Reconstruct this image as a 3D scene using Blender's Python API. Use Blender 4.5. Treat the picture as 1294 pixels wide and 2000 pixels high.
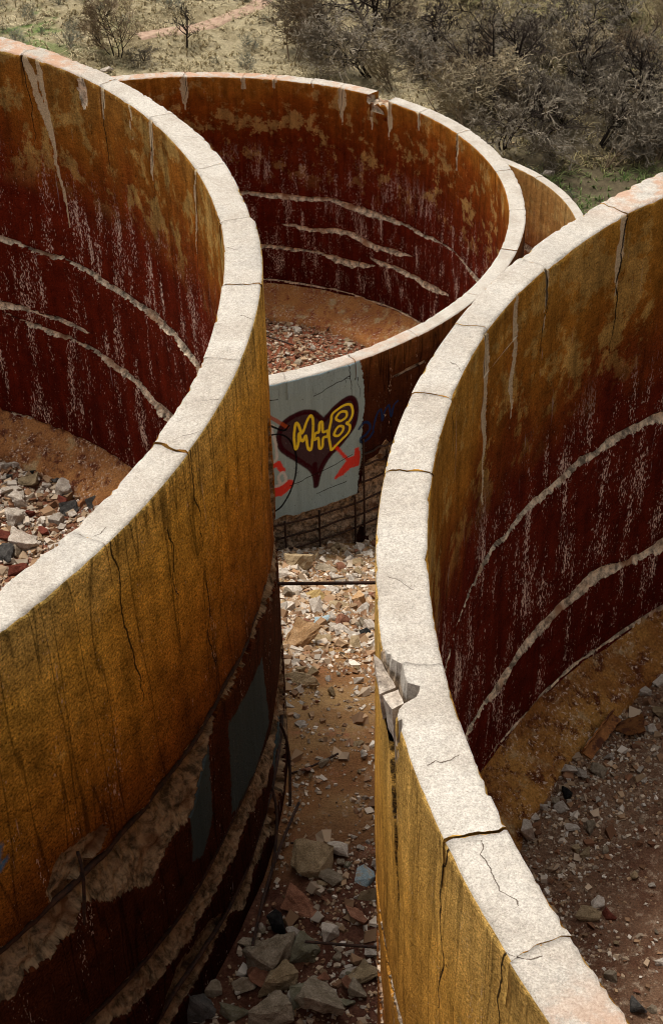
import bpy, bmesh, math, random
import numpy as np
from mathutils import Matrix, Vector, noise as mnoise

for o in list(bpy.data.objects):
    bpy.data.objects.remove(o)
scene = bpy.context.scene
COL = scene.collection

# ------------------------------------------------------------------ camera
CAM_Z = 11.3
PITCH, ROLL, FPX = 0.64371, -0.0274, 3021.9      # focal length in pixels of a 2000 px high frame
cam_data = bpy.data.cameras.new('camera')
cam_data.sensor_fit = 'VERTICAL'
cam_data.sensor_height = 36.0
cam_data.lens = FPX / 2000 * 36.0
cam_data.clip_start = 0.1
cam_data.clip_end = 2000
cam = bpy.data.objects.new('camera', cam_data)
COL.objects.link(cam)
fwd = Vector((0, math.cos(PITCH), -math.sin(PITCH)))
right0 = Vector((1, 0, 0))
up0 = Vector((0, math.sin(PITCH), math.cos(PITCH)))
right = right0 * math.cos(ROLL) + up0 * math.sin(ROLL)
up = up0 * math.cos(ROLL) - right0 * math.sin(ROLL)
m = Matrix.Identity(4)
for i in range(3):
    m[i][0], m[i][1], m[i][2] = right[i], up[i], -fwd[i]
m[2][3] = CAM_Z
cam.matrix_world = m
scene.camera = cam

# ------------------------------------------------------------------ light
SUN_EL = math.radians(69)
SUN_DIR = (-0.5, 0.62)                            # towards the sun, in plan
world = bpy.data.worlds.new('World')
scene.world = world
world.use_nodes = True
wn = world.node_tree
sky = wn.nodes.new('ShaderNodeTexSky')
sky.sky_type = 'NISHITA'
sky.sun_disc = False
sky.sun_elevation = SUN_EL
sky.sun_rotation = math.atan2(SUN_DIR[0], SUN_DIR[1])
bg = wn.nodes['Background']
bg.inputs['Strength'].default_value = 0.078
sky.air_density = 1.0
sky.dust_density = 6.0
sky.ozone_density = 1.0
hs = wn.nodes.new('ShaderNodeHueSaturation')       # thin cloud: the same sky, greyer
hs.inputs['Saturation'].default_value = 0.06
wn.links.new(sky.outputs[0], hs.inputs['Color'])
wn.links.new(hs.outputs[0], bg.inputs['Color'])
sd = bpy.data.lights.new('sun', 'SUN')
sd.energy = 1.5
sd.angle = math.radians(10)
sd.color = (1.0, 0.94, 0.85)
sun = bpy.data.objects.new('sun', sd)
COL.objects.link(sun)
n = math.hypot(*SUN_DIR)
to_sun = Vector((SUN_DIR[0] / n * math.cos(SUN_EL), SUN_DIR[1] / n * math.cos(SUN_EL), math.sin(SUN_EL)))
sun.rotation_euler = to_sun.to_track_quat('Z', 'Y').to_euler()
sun.location = (0, 0, 60)
scene.cycles.max_bounces = 5
scene.cycles.diffuse_bounces = 3
scene.cycles.glossy_bounces = 1
scene.cycles.filter_width = 1.0
scene.cycles.caustics_reflective = False
scene.cycles.caustics_refractive = False
scene.view_settings.view_transform = 'Standard'
scene.view_settings.look = 'None'
scene.view_settings.exposure = 1.0
scene.view_settings.gamma = 1.0
scene.view_settings.use_curve_mapping = False

# ------------------------------------------------------------------ numeric helpers
def _hash(ix, iy, seed):
    h = (ix * 374761393 + iy * 668265263 + seed * 974711) & 0xffffffff
    h = ((h ^ (h >> 13)) * 1274126177) & 0xffffffff
    h = ((h ^ (h >> 15)) * 2246822519) & 0xffffffff
    return ((h ^ (h >> 16)) & 0xffffff) / float(0xffffff)

def vnoise(x, y, seed=0):
    x = np.asarray(x, float); y = np.asarray(y, float)
    x, y = np.broadcast_arrays(x, y)
    xi = np.floor(x).astype(np.int64); yi = np.floor(y).astype(np.int64)
    fx = x - xi; fy = y - yi
    fx = fx * fx * (3 - 2 * fx); fy = fy * fy * (3 - 2 * fy)
    a = _hash(xi, yi, seed); b = _hash(xi + 1, yi, seed)
    c = _hash(xi, yi + 1, seed); d = _hash(xi + 1, yi + 1, seed)
    return (a * (1 - fx) + b * fx) * (1 - fy) + (c * (1 - fx) + d * fx) * fy

def fbm(x, y, seed=0, octv=4):
    s = 0; a = 0.5; f = 1.0; tot = 0
    for k in range(octv):
        s = s + a * vnoise(np.asarray(x) * f, np.asarray(y) * f, seed + k * 17)
        tot += a; a *= 0.5; f *= 2.03
    return s / tot                                  # 0..1

def sstep(a, b, x):
    t = np.clip((x - a) / (b - a), 0, 1)
    return t * t * (3 - 2 * t)

def make_mesh(name, verts, quads=None, tris=None, mats=(), mat_idx=None, attrs=None, smooth=False, polys=None):
    me = bpy.data.meshes.new(name)
    verts = np.asarray(verts, np.float32)
    nv = len(verts)
    loops = []; sizes = []
    if quads is not None and len(quads):
        q = np.asarray(quads, np.int32).reshape(-1, 4); loops.append(q.ravel()); sizes.append(np.full(len(q), 4, np.int32))
    if tris is not None and len(tris):
        t = np.asarray(tris, np.int32).reshape(-1, 3); loops.append(t.ravel()); sizes.append(np.full(len(t), 3, np.int32))
    for p in (polys or []):
        loops.append(np.asarray(p, np.int32)); sizes.append(np.array([len(p)], np.int32))
    loops = np.concatenate(loops); sizes = np.concatenate(sizes)
    starts = np.concatenate([[0], np.cumsum(sizes)[:-1]]).astype(np.int32)
    me.vertices.add(nv); me.vertices.foreach_set('co', verts.ravel())
    me.loops.add(len(loops)); me.loops.foreach_set('vertex_index', loops)
    me.polygons.add(len(sizes)); me.polygons.foreach_set('loop_start', starts)
    me.polygons.foreach_set('loop_total', sizes)
    for mt in mats:
        me.materials.append(mt)
    if mat_idx is not None:
        me.polygons.foreach_set('material_index', np.asarray(mat_idx, np.int32))
    me.polygons.foreach_set('use_smooth', np.full(len(sizes), smooth))
    for k, v in (attrs or {}).items():
        v = np.asarray(v, np.float32)
        if v.ndim == 2:
            a = me.attributes.new(k, 'FLOAT_VECTOR', 'POINT'); a.data.foreach_set('vector', v.ravel())
        else:
            a = me.attributes.new(k, 'FLOAT', 'POINT'); a.data.foreach_set('value', v)
    me.update(calc_edges=True)
    me.validate()
    return me

def link(name, me, parent=None, loc=None, rot=None, scale=None):
    o = bpy.data.objects.new(name, me)
    COL.objects.link(o)
    if parent is not None:
        o.parent = parent
    if loc is not None: o.location = loc
    if rot is not None: o.rotation_euler = rot
    if scale is not None: o.scale = scale
    return o

def tag(o, label=None, cat=None, group=None, kind=None):
    if label: o['label'] = label
    if cat: o['category'] = cat
    if group: o['group'] = group
    if kind: o['kind'] = kind
    return o

def grid_quads(nr, nc, off=0, flip=False):
    i = np.arange(nr - 1)[:, None] * nc + np.arange(nc - 1)[None, :]
    i = i.ravel() + off
    q = np.stack([i, i + 1, i + nc + 1, i + nc], 1)
    return q[:, ::-1] if flip else q

# ------------------------------------------------------------------ material helpers
class NT:
    def __init__(self, name, rough=0.9, spec=0.2):
        self.mat = bpy.data.materials.new(name)
        self.mat.use_nodes = True
        self.t = self.mat.node_tree
        self.b = self.t.nodes['Principled BSDF']
        self.b.inputs['Roughness'].default_value = rough
        self.b.inputs['Specular IOR Level'].default_value = spec
    def n(self, typ, **kw):
        nd = self.t.nodes.new(typ)
        for k, v in kw.items(): setattr(nd, k, v)
        return nd
    def l(self, a, b): self.t.links.new(a, b)
    def put(self, sock, v):
        if hasattr(v, 'links') or isinstance(v, bpy.types.NodeSocket): self.l(v, sock)
        elif isinstance(v, (tuple, list)) and len(v) == 3 and sock.type == 'RGBA': sock.default_value = (*v, 1)
        else: sock.default_value = v
    def attr(self, name, out='Fac'):
        a = self.n('ShaderNodeAttribute', attribute_name=name)
        return a.outputs[out]
    def pos(self):
        return self.n('ShaderNodeNewGeometry').outputs['Position']
    def obj(self):
        return self.n('ShaderNodeTexCoord').outputs['Object']
    def mapv(self, vec, scale=(1, 1, 1), loc=(0, 0, 0)):
        mp = self.n('ShaderNodeMapping')
        self.l(vec, mp.inputs['Vector'])
        mp.inputs['Scale'].default_value = scale; mp.inputs['Location'].default_value = loc
        return mp.outputs[0]
    def noise(self, vec, scale=1.0, detail=4, rough=0.55, dist=0.0, color=False):
        nd = self.n('ShaderNodeTexNoise')
        self.l(vec, nd.inputs['Vector'])
        nd.inputs['Scale'].default_value = scale; nd.inputs['Detail'].default_value = detail
        nd.inputs['Roughness'].default_value = rough; nd.inputs['Distortion'].default_value = dist
        return nd.outputs['Color' if color else 'Fac']
    def voro(self, vec, scale, feature='F1', out='Distance'):
        nd = self.n('ShaderNodeTexVoronoi', feature=feature)
        self.l(vec, nd.inputs['Vector']); nd.inputs['Scale'].default_value = scale
        return nd.outputs[out]
    def math(self, op, a, b=0.0, c=0.0, clamp=False):
        nd = self.n('ShaderNodeMath', operation=op, use_clamp=clamp)
        for s, v in zip(nd.inputs, (a, b, c)): self.put(s, v)
        return nd.outputs[0]
    def rng(self, v, a, b, lo=0.0, hi=1.0, smooth=True):
        nd = self.n('ShaderNodeMapRange', interpolation_type='SMOOTHSTEP' if smooth else 'LINEAR')
        self.put(nd.inputs['Value'], v)
        for k, x in zip(('From Min', 'From Max', 'To Min', 'To Max'), (a, b, lo, hi)): nd.inputs[k].default_value = x
        return nd.outputs[0]
    def ramp(self, v, stops):
        nd = self.n('ShaderNodeValToRGB')
        self.put(nd.inputs[0], v)
        e = nd.color_ramp.elements
        while len(e) < len(stops): e.new(0.5)
        for el, (p, c) in zip(e, stops): el.position = p; el.color = (*c, 1)
        return nd.outputs[0]
    def mix(self, f, a, b, mode='MIX'):
        nd = self.n('ShaderNodeMix', data_type='RGBA', blend_type=mode)
        self.put(nd.inputs[0], f); self.put(nd.inputs[6], a); self.put(nd.inputs[7], b)
        return nd.outputs[2]
    def scale(self, col, v):                        # multiply a colour by a grey value
        nd = self.n('ShaderNodeVectorMath', operation='SCALE')
        self.l(col, nd.inputs[0]); self.put(nd.inputs['Scale'], v)
        return nd.outputs[0]
    def bump(self, h, strength=0.5, dist=0.02, prev=None):
        nd = self.n('ShaderNodeBump')
        nd.inputs['Strength'].default_value = strength; nd.inputs['Distance'].default_value = dist
        self.l(h, nd.inputs['Height'])
        if prev is not None: self.l(prev, nd.inputs['Normal'])
        return nd.outputs[0]
    def done(self, col, normal=None, rough=None):
        self.put(self.b.inputs['Base Color'], col)
        if normal is not None: self.l(normal, self.b.inputs['Normal'])
        if rough is not None: self.put(self.b.inputs['Roughness'], rough)
        return self.mat

SPALL_COL = (0.40, 0.30, 0.21)
def spall_color(N, wc, tint=SPALL_COL):
    nz = N.noise(wc, 9, 4, 0.75)
    n2 = N.noise(wc, 2.4, 2)
    pale = N.mix(N.rng(nz, 0.34, 0.64), tuple(c * 0.25 for c in tint), tuple(min(1, c * 1.35) for c in tint))
    return N.mix(N.math('MULTIPLY', N.rng(n2, 0.55, 0.7), 0.8), pale, (tint[0] * 0.5, tint[1] * 0.3, tint[2] * 0.2))

def wall_material(name, stops, patch, speck=0.6, speck_from=1.2, streak=0.5, grain=0.5, nsc=0.9,
                  white=0.4, paints=(), spall=SPALL_COL, wander=0.9, patch_lo=0.56, patch_depth=2.0, board=0.0, rough=0.86, mottle=0.35, flk=0.66):
    """Stained concrete. wc = (arc length, depth below the rim) is stored on the mesh."""
    N = NT(name, rough=rough, spec=0.03)
    wc = N.attr('wc', 'Vector')
    sep = N.n('ShaderNodeSeparateXYZ'); N.l(wc, sep.inputs[0])
    depth = sep.outputs[1]
    big = N.noise(N.mapv(wc, (nsc, nsc * 0.6, 1)), 1.0, 3, 0.6)
    med = N.noise(N.mapv(wc, (3.0, 1.3, 1)), 1.0, 4, 0.65)
    tide_shade = N.math('ADD', depth, N.math('MULTIPLY', N.math('SUBTRACT', big, 0.5), wander * 2.2))
    tide_shade = N.math('ADD', tide_shade, N.math('MULTIPLY', N.math('SUBTRACT', med, 0.5), wander * 0.8))
    col = N.ramp(N.math('DIVIDE', tide_shade, 5.5, clamp=True), stops)  # darker with depth: water stain, plus shade put into the lower colours
    # peeled lighter patches in the upper part
    pm = N.noise(N.mapv(wc, (1.7, 1.5, 1), (7, 3, 0)), 1.0, 5, 0.72)
    pm = N.rng(pm, patch_lo, patch_lo + 0.07)
    pm = N.math('MULTIPLY', pm, N.rng(depth, patch_depth, patch_depth * 0.55))
    col = N.mix(N.math('MULTIPLY', pm, 0.75), col, patch)
    # vertical run-off streaks
    st = N.noise(N.mapv(wc, (5, 0.30, 1)), 1.0, 5, 0.72, 0.4)
    col = N.scale(col, N.rng(st, 0.28, 0.72, 1 - 0.85 * streak, 1 + 0.8 * streak, False))
    mott = N.noise(wc, 4.5, 5, 0.75)
    col = N.scale(col, N.rng(mott, 0.3, 0.7, 1 - mottle, 1 + mottle, False))
    if board:
        bw = N.noise(N.mapv(wc, (3.6, 0.25, 1), (3.3, 0, 0)), 1.0, 2, 0.5)
        bl = N.math('ABSOLUTE', N.math('SUBTRACT', bw, 0.5))
        col = N.scale(col, N.rng(bl, 0.0, 0.02, 1 - board, 1.0))
    # sandy grain
    g = N.noise(wc, 48, 3, 0.85)
    col = N.scale(col, N.rng(g, 0.3, 0.7, 1 - grain, 1 + grain, False))
    mid = N.noise(wc, 13, 4, 0.75)
    pit = N.rng(mid, 0.33, 0.39)
    col = N.mix(pit, N.scale(col, 0.45), col)
    # pale efflorescence: vertical flecks where the water ran
    fl = N.noise(N.mapv(wc, (62, 19, 1)), 1.0, 2, 0.7)
    reg = N.noise(N.mapv(wc, (4.6, 0.8, 1), (11, 5, 0)), 1.0, 5, 0.75)
    thr = N.math('ADD', fl, N.math('MULTIPLY', N.math('SUBTRACT', reg, 0.5), 1.25))
    fm = N.math('MULTIPLY', N.rng(thr, flk, flk + 0.03), N.rng(depth, speck_from - 0.4, speck_from + 0.5))
    col = N.mix(N.math('MULTIPLY', fm, speck), col, (0.72, 0.55, 0.44))
    dr = N.noise(N.mapv(wc, (20, 0.9, 1), (2, 9, 0)), 1.0, 4, 0.7)
    rg2 = N.math('SUBTRACT', 1.05, big)
    dm = N.math('MULTIPLY', N.rng(dr, 0.655, 0.72), N.rng(rg2, 0.5, 0.62))
    col = N.mix(N.math('MULTIPLY', dm, white), col, (0.55, 0.50, 0.50))
    # leaks below the rim joints
    lk = N.attr('leak')
    lk = N.rng(N.math('ADD', lk, N.math('MULTIPLY', N.math('SUBTRACT', mid, 0.5), 1.6)), 0.45, 0.6)
    lk = N.math('MULTIPLY', lk, N.rng(N.attr('leak'), 0.02, 0.2))
    col = N.mix(N.math('MULTIPLY', lk, 0.92), col, N.scale(N.mix(0.0, (0.68, 0.53, 0.33), (0.68, 0.53, 0.33)), N.rng(g, 0.3, 0.7, 0.5, 1.2, False)))
    for pname, pc, pf, psoft, prag in paints:
        pa = N.math('ADD', N.attr(pname), N.math('MULTIPLY', N.math('SUBTRACT', mid, 0.5), prag))
        v = N.math('ADD', pa, N.math('MULTIPLY', N.math('SUBTRACT', g, 0.5), 0.012))
        pmk = N.rng(v, psoft, -psoft * 0.6)
        wear = N.rng(mid, 0.30, 0.38, 0.3, 1)
        col = N.mix(N.math('MULTIPLY', N.math('MULTIPLY', pmk, wear), pf), col, N.scale(N.mix(0.0, pc, pc), N.rng(st, 0.2, 0.8, 0.75, 1.2, False)))
    # exposed aggregate where the face has broken off
    sp = N.attr('spall')
    spm = N.rng(N.math('ADD', sp, N.math('MULTIPLY', N.math('SUBTRACT', g, 0.5), 0.5)), 0.4, 0.6)
    col = N.mix(spm, col, spall_color(N, wc, spall))
    # hair cracks, signed distance stored on the mesh
    ck = N.math('ABSOLUTE', N.math('ADD', N.attr('crk'), N.math('MULTIPLY', N.math('SUBTRACT', mid, 0.5), 0.03)))
    ckm = N.rng(ck, 0.004, 0.011, 1, 0)
    col = N.mix(N.math('MULTIPLY', ckm, 0.93), col, (0.012, 0.008, 0.006))
    h = N.math('ADD', N.math('MULTIPLY', g, 0.6), N.math('ADD', mid, N.math('MULTIPLY', N.math('MULTIPLY', spm, mott), 1.6)))
    nrm = N.bump(h, 0.8, 0.025)
    return N.done(col, nrm)

def rim_material():
    N = NT('bleached_concrete_top', rough=0.95, spec=0.08)
    p = N.pos()
    g = N.noise(p, 95, 3, 0.75)
    g2 = N.noise(p, 30, 3, 0.7)
    b = N.noise(p, 2.2, 5, 0.6)
    col = N.mix(N.rng(b, 0.3, 0.7), (0.395, 0.345, 0.287), (0.515, 0.468, 0.405))
    col = N.scale(col, N.rng(g, 0.32, 0.68, 0.66, 1.26, False))
    col = N.scale(col, N.rng(g2, 0.3, 0.7, 0.82, 1.14, False))
    stn = N.noise(p, 1.1, 6, 0.7)
    col = N.mix(N.rng(stn, 0.52, 0.70), col, N.scale(col, 0.72))
    v = N.voro(p, 28, 'F1', 'Distance')
    vm = N.noise(p, 55, 2)
    col = N.mix(N.math('MULTIPLY', N.rng(v, 0.16, 0.08), N.rng(vm, 0.5, 0.6)), col, (0.26, 0.21, 0.16))
    pits = N.rng(N.noise(p, 19, 4, 0.75), 0.285, 0.25)
    col = N.mix(pits, col, (0.10, 0.075, 0.055))
    ru = N.math('MULTIPLY', N.attr('rust'), N.rng(N.noise(p, 4.5, 6, 0.7), 0.40, 0.58))
    col = N.mix(N.math('MULTIPLY', ru, 0.6), col, (0.42, 0.19, 0.085))
    ck = N.math('ABSOLUTE', N.math('ADD', N.attr('crk'), N.math('MULTIPLY', N.math('SUBTRACT', N.noise(p, 30, 3), 0.5), 0.025)))
    ckm = N.rng(ck, 0.001, 0.0045, 1, 0)
    col = N.mix(N.math('MULTIPLY', ckm, 0.9), col, (0.07, 0.045, 0.03))
    sp = N.attr('spall')
    col = N.mix(N.rng(sp, 0.4, 0.6), col, spall_color(N, p))
    edge = N.attr('edge')
    em = N.rng(N.math('ADD', edge, N.math('MULTIPLY', N.math('SUBTRACT', N.noise(p, 9, 5, 0.7), 0.5), 1.3)), 0.55, 0.9)
    col = N.mix(N.math('MULTIPLY', em, 0.5), col, (0.34, 0.24, 0.13))
    h = N.math('ADD', N.math('MULTIPLY', g, 0.7), g2)
    h = N.math('SUBTRACT', h, N.math('MULTIPLY', ckm, 2.0))
    return N.done(col, N.bump(h, 0.5, 0.012))

def rock_material(name, c0, c1, spot=None, scale=3.0):
    N = NT(name, rough=0.95, spec=0.05)
    p = N.obj()
    oi = N.n('ShaderNodeObjectInfo').outputs['Random']
    n1 = N.noise(p, scale, 6, 0.7)
    n2 = N.noise(p, scale * 9, 3, 0.7)
    col = N.mix(N.rng(n1, 0.3, 0.7), c0, c1)
    col = N.scale(col, N.rng(n2, 0.25, 0.75, 0.5, 1.4, False))
    col = N.scale(col, N.math('MULTIPLY_ADD', oi, 0.5, 0.7))
    if spot:
        col = N.mix(N.rng(N.noise(p, scale * 1.3, 4, 0.7), 0.5, 0.62), col, spot)
    h = N.math('ADD', n1, N.math('MULTIPLY', n2, 0.5))
    return N.done(col, N.bump(h, 0.7, 0.03))

def rust_material():
    N = NT('rusted_steel', rough=0.85, spec=0.3)
    p = N.pos()
    col = N.mix(N.rng(N.noise(p, 22, 4, 0.7), 0.35, 0.65), (0.018, 0.011, 0.009), (0.06, 0.026, 0.014))
    return N.done(col, N.bump(N.noise(p, 90, 3), 0.4, 0.005))

M = {}
M['rim'] = rim_material()
M['rust'] = rust_material()
OCH = (0.36, 0.205, 0.062)
INN = dict(spall=(0.72, 0.58, 0.41))
M['A_in'] = wall_material('rust_stained_concrete_left_inside',
    [(0.0, (0.25, 0.115, 0.022)), (0.09, (0.28, 0.10, 0.013)), (0.19, (0.18, 0.040, 0.006)), (0.30, (0.115, 0.013, 0.004)), (1.0, (0.075, 0.007, 0.003))],
    (0.40, 0.25, 0.075), speck=0.9, speck_from=1.3, white=0.6, streak=0.5, wander=0.7, patch_lo=0.50, patch_depth=1.7, flk=0.65, mottle=0.4, grain=0.6, **INN)
M['B_in'] = wall_material('rust_stained_concrete_right_inside',
    [(0.0, (0.36, 0.175, 0.028)), (0.14, (0.30, 0.115, 0.015)), (0.24, (0.17, 0.040, 0.007)), (0.34, (0.105, 0.013, 0.005)), (1.0, (0.075, 0.007, 0.003))],
    (0.42, 0.255, 0.07), speck=0.95, speck_from=1.7, white=0.9, streak=0.45, wander=0.7, patch_lo=0.50, patch_depth=1.9, flk=0.64, mottle=0.45, grain=0.6, **INN)
M['C_in'] = wall_material('rust_stained_concrete_centre_inside',
    [(0.0, (0.34, 0.13, 0.018)), (0.10, (0.22, 0.055, 0.007)), (0.25, (0.135, 0.021, 0.004)), (0.45, (0.105, 0.012, 0.004)), (1.0, (0.060, 0.006, 0.003))],
    (0.42, 0.245, 0.08), speck=0.9, speck_from=1.8, white=0.3, streak=0.5, wander=0.7, patch_lo=0.52, patch_depth=2.8, flk=0.65, mottle=0.4, **INN)
M['D_in'] = wall_material('rust_stained_concrete_far_inside',
    [(0.0, (0.40, 0.22, 0.07)), (0.25, (0.33, 0.16, 0.045)), (0.45, (0.20, 0.07, 0.02)), (0.6, (0.11, 0.03, 0.012)), (1.0, (0.06, 0.014, 0.008))],
    (0.44, 0.28, 0.10), speck=0.4, white=0.2, patch_lo=0.5)
M['A_out'] = wall_material('ochre_streaked_concrete_left_outside',
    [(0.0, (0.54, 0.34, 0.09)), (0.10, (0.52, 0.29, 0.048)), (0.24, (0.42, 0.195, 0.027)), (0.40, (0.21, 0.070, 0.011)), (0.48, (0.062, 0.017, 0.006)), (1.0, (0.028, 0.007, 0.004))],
    (0.44, 0.27, 0.07), speck=0.55, speck_from=0.2, white=0.6, streak=0.38, grain=0.95, wander=0.6, board=0.55, patch_lo=0.6, mottle=0.5, flk=0.74, spall=(0.27, 0.185, 0.11),
    paints=(('paint_teal', (0.060, 0.095, 0.105), 0.85, 0.02, 0.14), ('paint_blue', (0.02, 0.20, 0.40), 0.8, 0.03, 0.1)))
M['B_out'] = wall_material('golden_streaked_concrete_right_outside',
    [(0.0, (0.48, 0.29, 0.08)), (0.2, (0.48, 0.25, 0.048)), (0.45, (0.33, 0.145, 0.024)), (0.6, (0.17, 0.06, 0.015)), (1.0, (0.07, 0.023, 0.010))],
    (0.44, 0.27, 0.08), speck=0.4, speck_from=0.3, white=0.5, streak=0.62, grain=0.6, wander=0.6, board=0.4, patch_lo=0.6, mottle=0.3, flk=0.74)
M['C_out'] = wall_material('stained_concrete_with_graffiti',
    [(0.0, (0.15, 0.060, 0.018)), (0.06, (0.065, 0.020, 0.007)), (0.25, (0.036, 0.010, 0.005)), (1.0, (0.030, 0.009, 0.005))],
    (0.30, 0.16, 0.06), speck=0.5, speck_from=0.1, white=0.3, streak=0.6, wander=0.5, board=0.6, patch_lo=0.62, flk=0.74,
    paints=(('paint_teal', (0.35, 0.49, 0.54), 0.96, 0.006, 0.12), ('paint_fill', (0.050, 0.008, 0.013), 0.93, 0.03, 0.25), ('paint_maroon', (0.045, 0.004, 0.009), 0.97, 0.022, 0.02),
            ('paint_orange', (0.42, 0.08, 0.02), 0.8, 0.015, 0.03), ('paint_red', (0.80, 0.03, 0.008), 0.93, 0.022, 0.08), ('paint_white', (0.65, 0.65, 0.67), 0.9, 0.015, 0.05),
            ('paint_black', (0.006, 0.006, 0.008), 0.97, 0.008, 0.02), ('paint_blue', (0.008, 0.03, 0.11), 0.85, 0.012, 0.03), ('paint_yellow', (1.0, 0.78, 0.05), 1.0, 0.008, 0.012)))
M['D_out'] = M['B_out']
def floor_material(name, c0, c1, c2):
    N = NT(name, rough=0.95, spec=0.03)
    p = N.pos()
    a = N.noise(p, 1.3, 6, 0.65); b = N.noise(p, 12, 5, 0.75); c = N.noise(p, 60, 3, 0.75)
    col = N.mix(N.rng(a, 0.35, 0.62), c0, c1)
    col = N.mix(N.rng(b, 0.5, 0.68), col, c2)
    col = N.scale(col, N.rng(c, 0.25, 0.75, 0.45, 1.5, False))
    return N.done(col, N.bump(N.math('ADD', b, N.math('MULTIPLY', c, 0.6)), 0.9, 0.04))
M['floor_A'] = floor_material('red_brown_tank_floor_left', (0.15, 0.045, 0.025), (0.22, 0.09, 0.05), (0.40, 0.27, 0.2))
M['floor_B'] = floor_material('brown_tank_floor_right', (0.12, 0.055, 0.032), (0.20, 0.115, 0.07), (0.36, 0.26, 0.18))
M['floor_C'] = floor_material('red_tank_floor_centre', (0.17, 0.05, 0.025), (0.25, 0.085, 0.045), (0.36, 0.2, 0.13))
def bench_material(name, a, b, c):
    N = NT(name, rough=0.9, spec=0.03)
    p = N.pos()
    n1 = N.noise(p, 1.5, 6, 0.65); n2 = N.noise(p, 5, 6, 0.75); n3 = N.noise(p, 45, 4, 0.75)
    col = N.mix(N.rng(n1, 0.38, 0.6), a, b)
    col = N.mix(N.rng(n2, 0.48, 0.62), col, c)
    col = N.mix(N.rng(N.noise(p, 3.3, 5, 0.7), 0.54, 0.66), col, (0.36, 0.24, 0.12))
    col = N.scale(col, N.rng(n3, 0.3, 0.7, 0.45, 1.5, False))
    fl = N.math('MULTIPLY', N.rng(N.noise(p, 22, 4, 0.85), 0.57, 0.61), N.rng(N.noise(p, 2.5, 3), 0.38, 0.58))
    col = N.mix(fl, col, (0.55, 0.42, 0.32))
    return N.done(col, N.bump(N.math('ADD', n2, N.math('MULTIPLY', n3, 0.4)), 0.5, 0.03))
M['bench_A'] = bench_material('orange_stained_fillet_left', (0.33, 0.145, 0.05), (0.22, 0.085, 0.03), (0.10, 0.028, 0.014))
M['bench_B'] = bench_material('brown_stained_fillet_right', (0.34, 0.165, 0.042), (0.21, 0.085, 0.022), (0.085, 0.024, 0.010))
M['bench_C'] = bench_material('orange_stained_fillet_centre', (0.36, 0.155, 0.05), (0.30, 0.12, 0.04), (0.20, 0.055, 0.022))

# ------------------------------------------------------------------ terrain
TANKS = {                                           # centre x, y, rim height, outer radius, thickness
    'A': (-7.516, 11.133, CAM_Z - 5.963, 7.0, 0.303),
    'B': (7.112, 6.738, CAM_Z - 5.612, 6.875, 0.303),
    'C': (-3.087, 27.566, CAM_Z - 13.152, 6.966, 0.303),
    'D': (1.10, 43.0, CAM_Z - 21.5, 6.95, 0.303),
}
PROF_U = [-300, -60, -5.5, 0.6, 11.0, 20.3, 24, 33, 36.5, 50, 60, 75, 100, 150, 400]
PROF_Z = [60, 12, 9.3, 0.1, 0.0, -5.3, -6.2, -8.8, -13.4, -16.4, -17.5, -18.0, -17.0, -8.0, 60]
def terrain(x, y):
    x = np.asarray(x, float); y = np.asarray(y, float)
    u = 0.26 * x + 0.966 * y
    z = np.interp(u, PROF_U, PROF_Z)
    z2 = 0.5 * (np.interp(u - 1.2, PROF_U, PROF_Z) + np.interp(u + 1.2, PROF_U, PROF_Z))
    z = 0.5 * (z + z2)
    far = sstep(45, 60, u)
    z = z + far * ((fbm(x * 0.10, y * 0.10, 5, 4) - 0.5) * 2.2)
    near = 1 - sstep(24, 40, u)
    z = z + near * ((fbm(x * 0.6, y * 0.6, 9, 4) - 0.5) * 0.35 + (fbm(x * 3.0, y * 3.0, 19, 3) - 0.5) * 0.10)
    # heaped rubble against the centre tank and at the near end of the passage
    cx, cy = TANKS['C'][:2]
    dc = np.hypot(x - cx, y - cy) - TANKS['C'][3]
    z = z - near * 0.18 * np.exp(-np.clip(dc, 0, 9) / 1.0)
    return z

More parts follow.
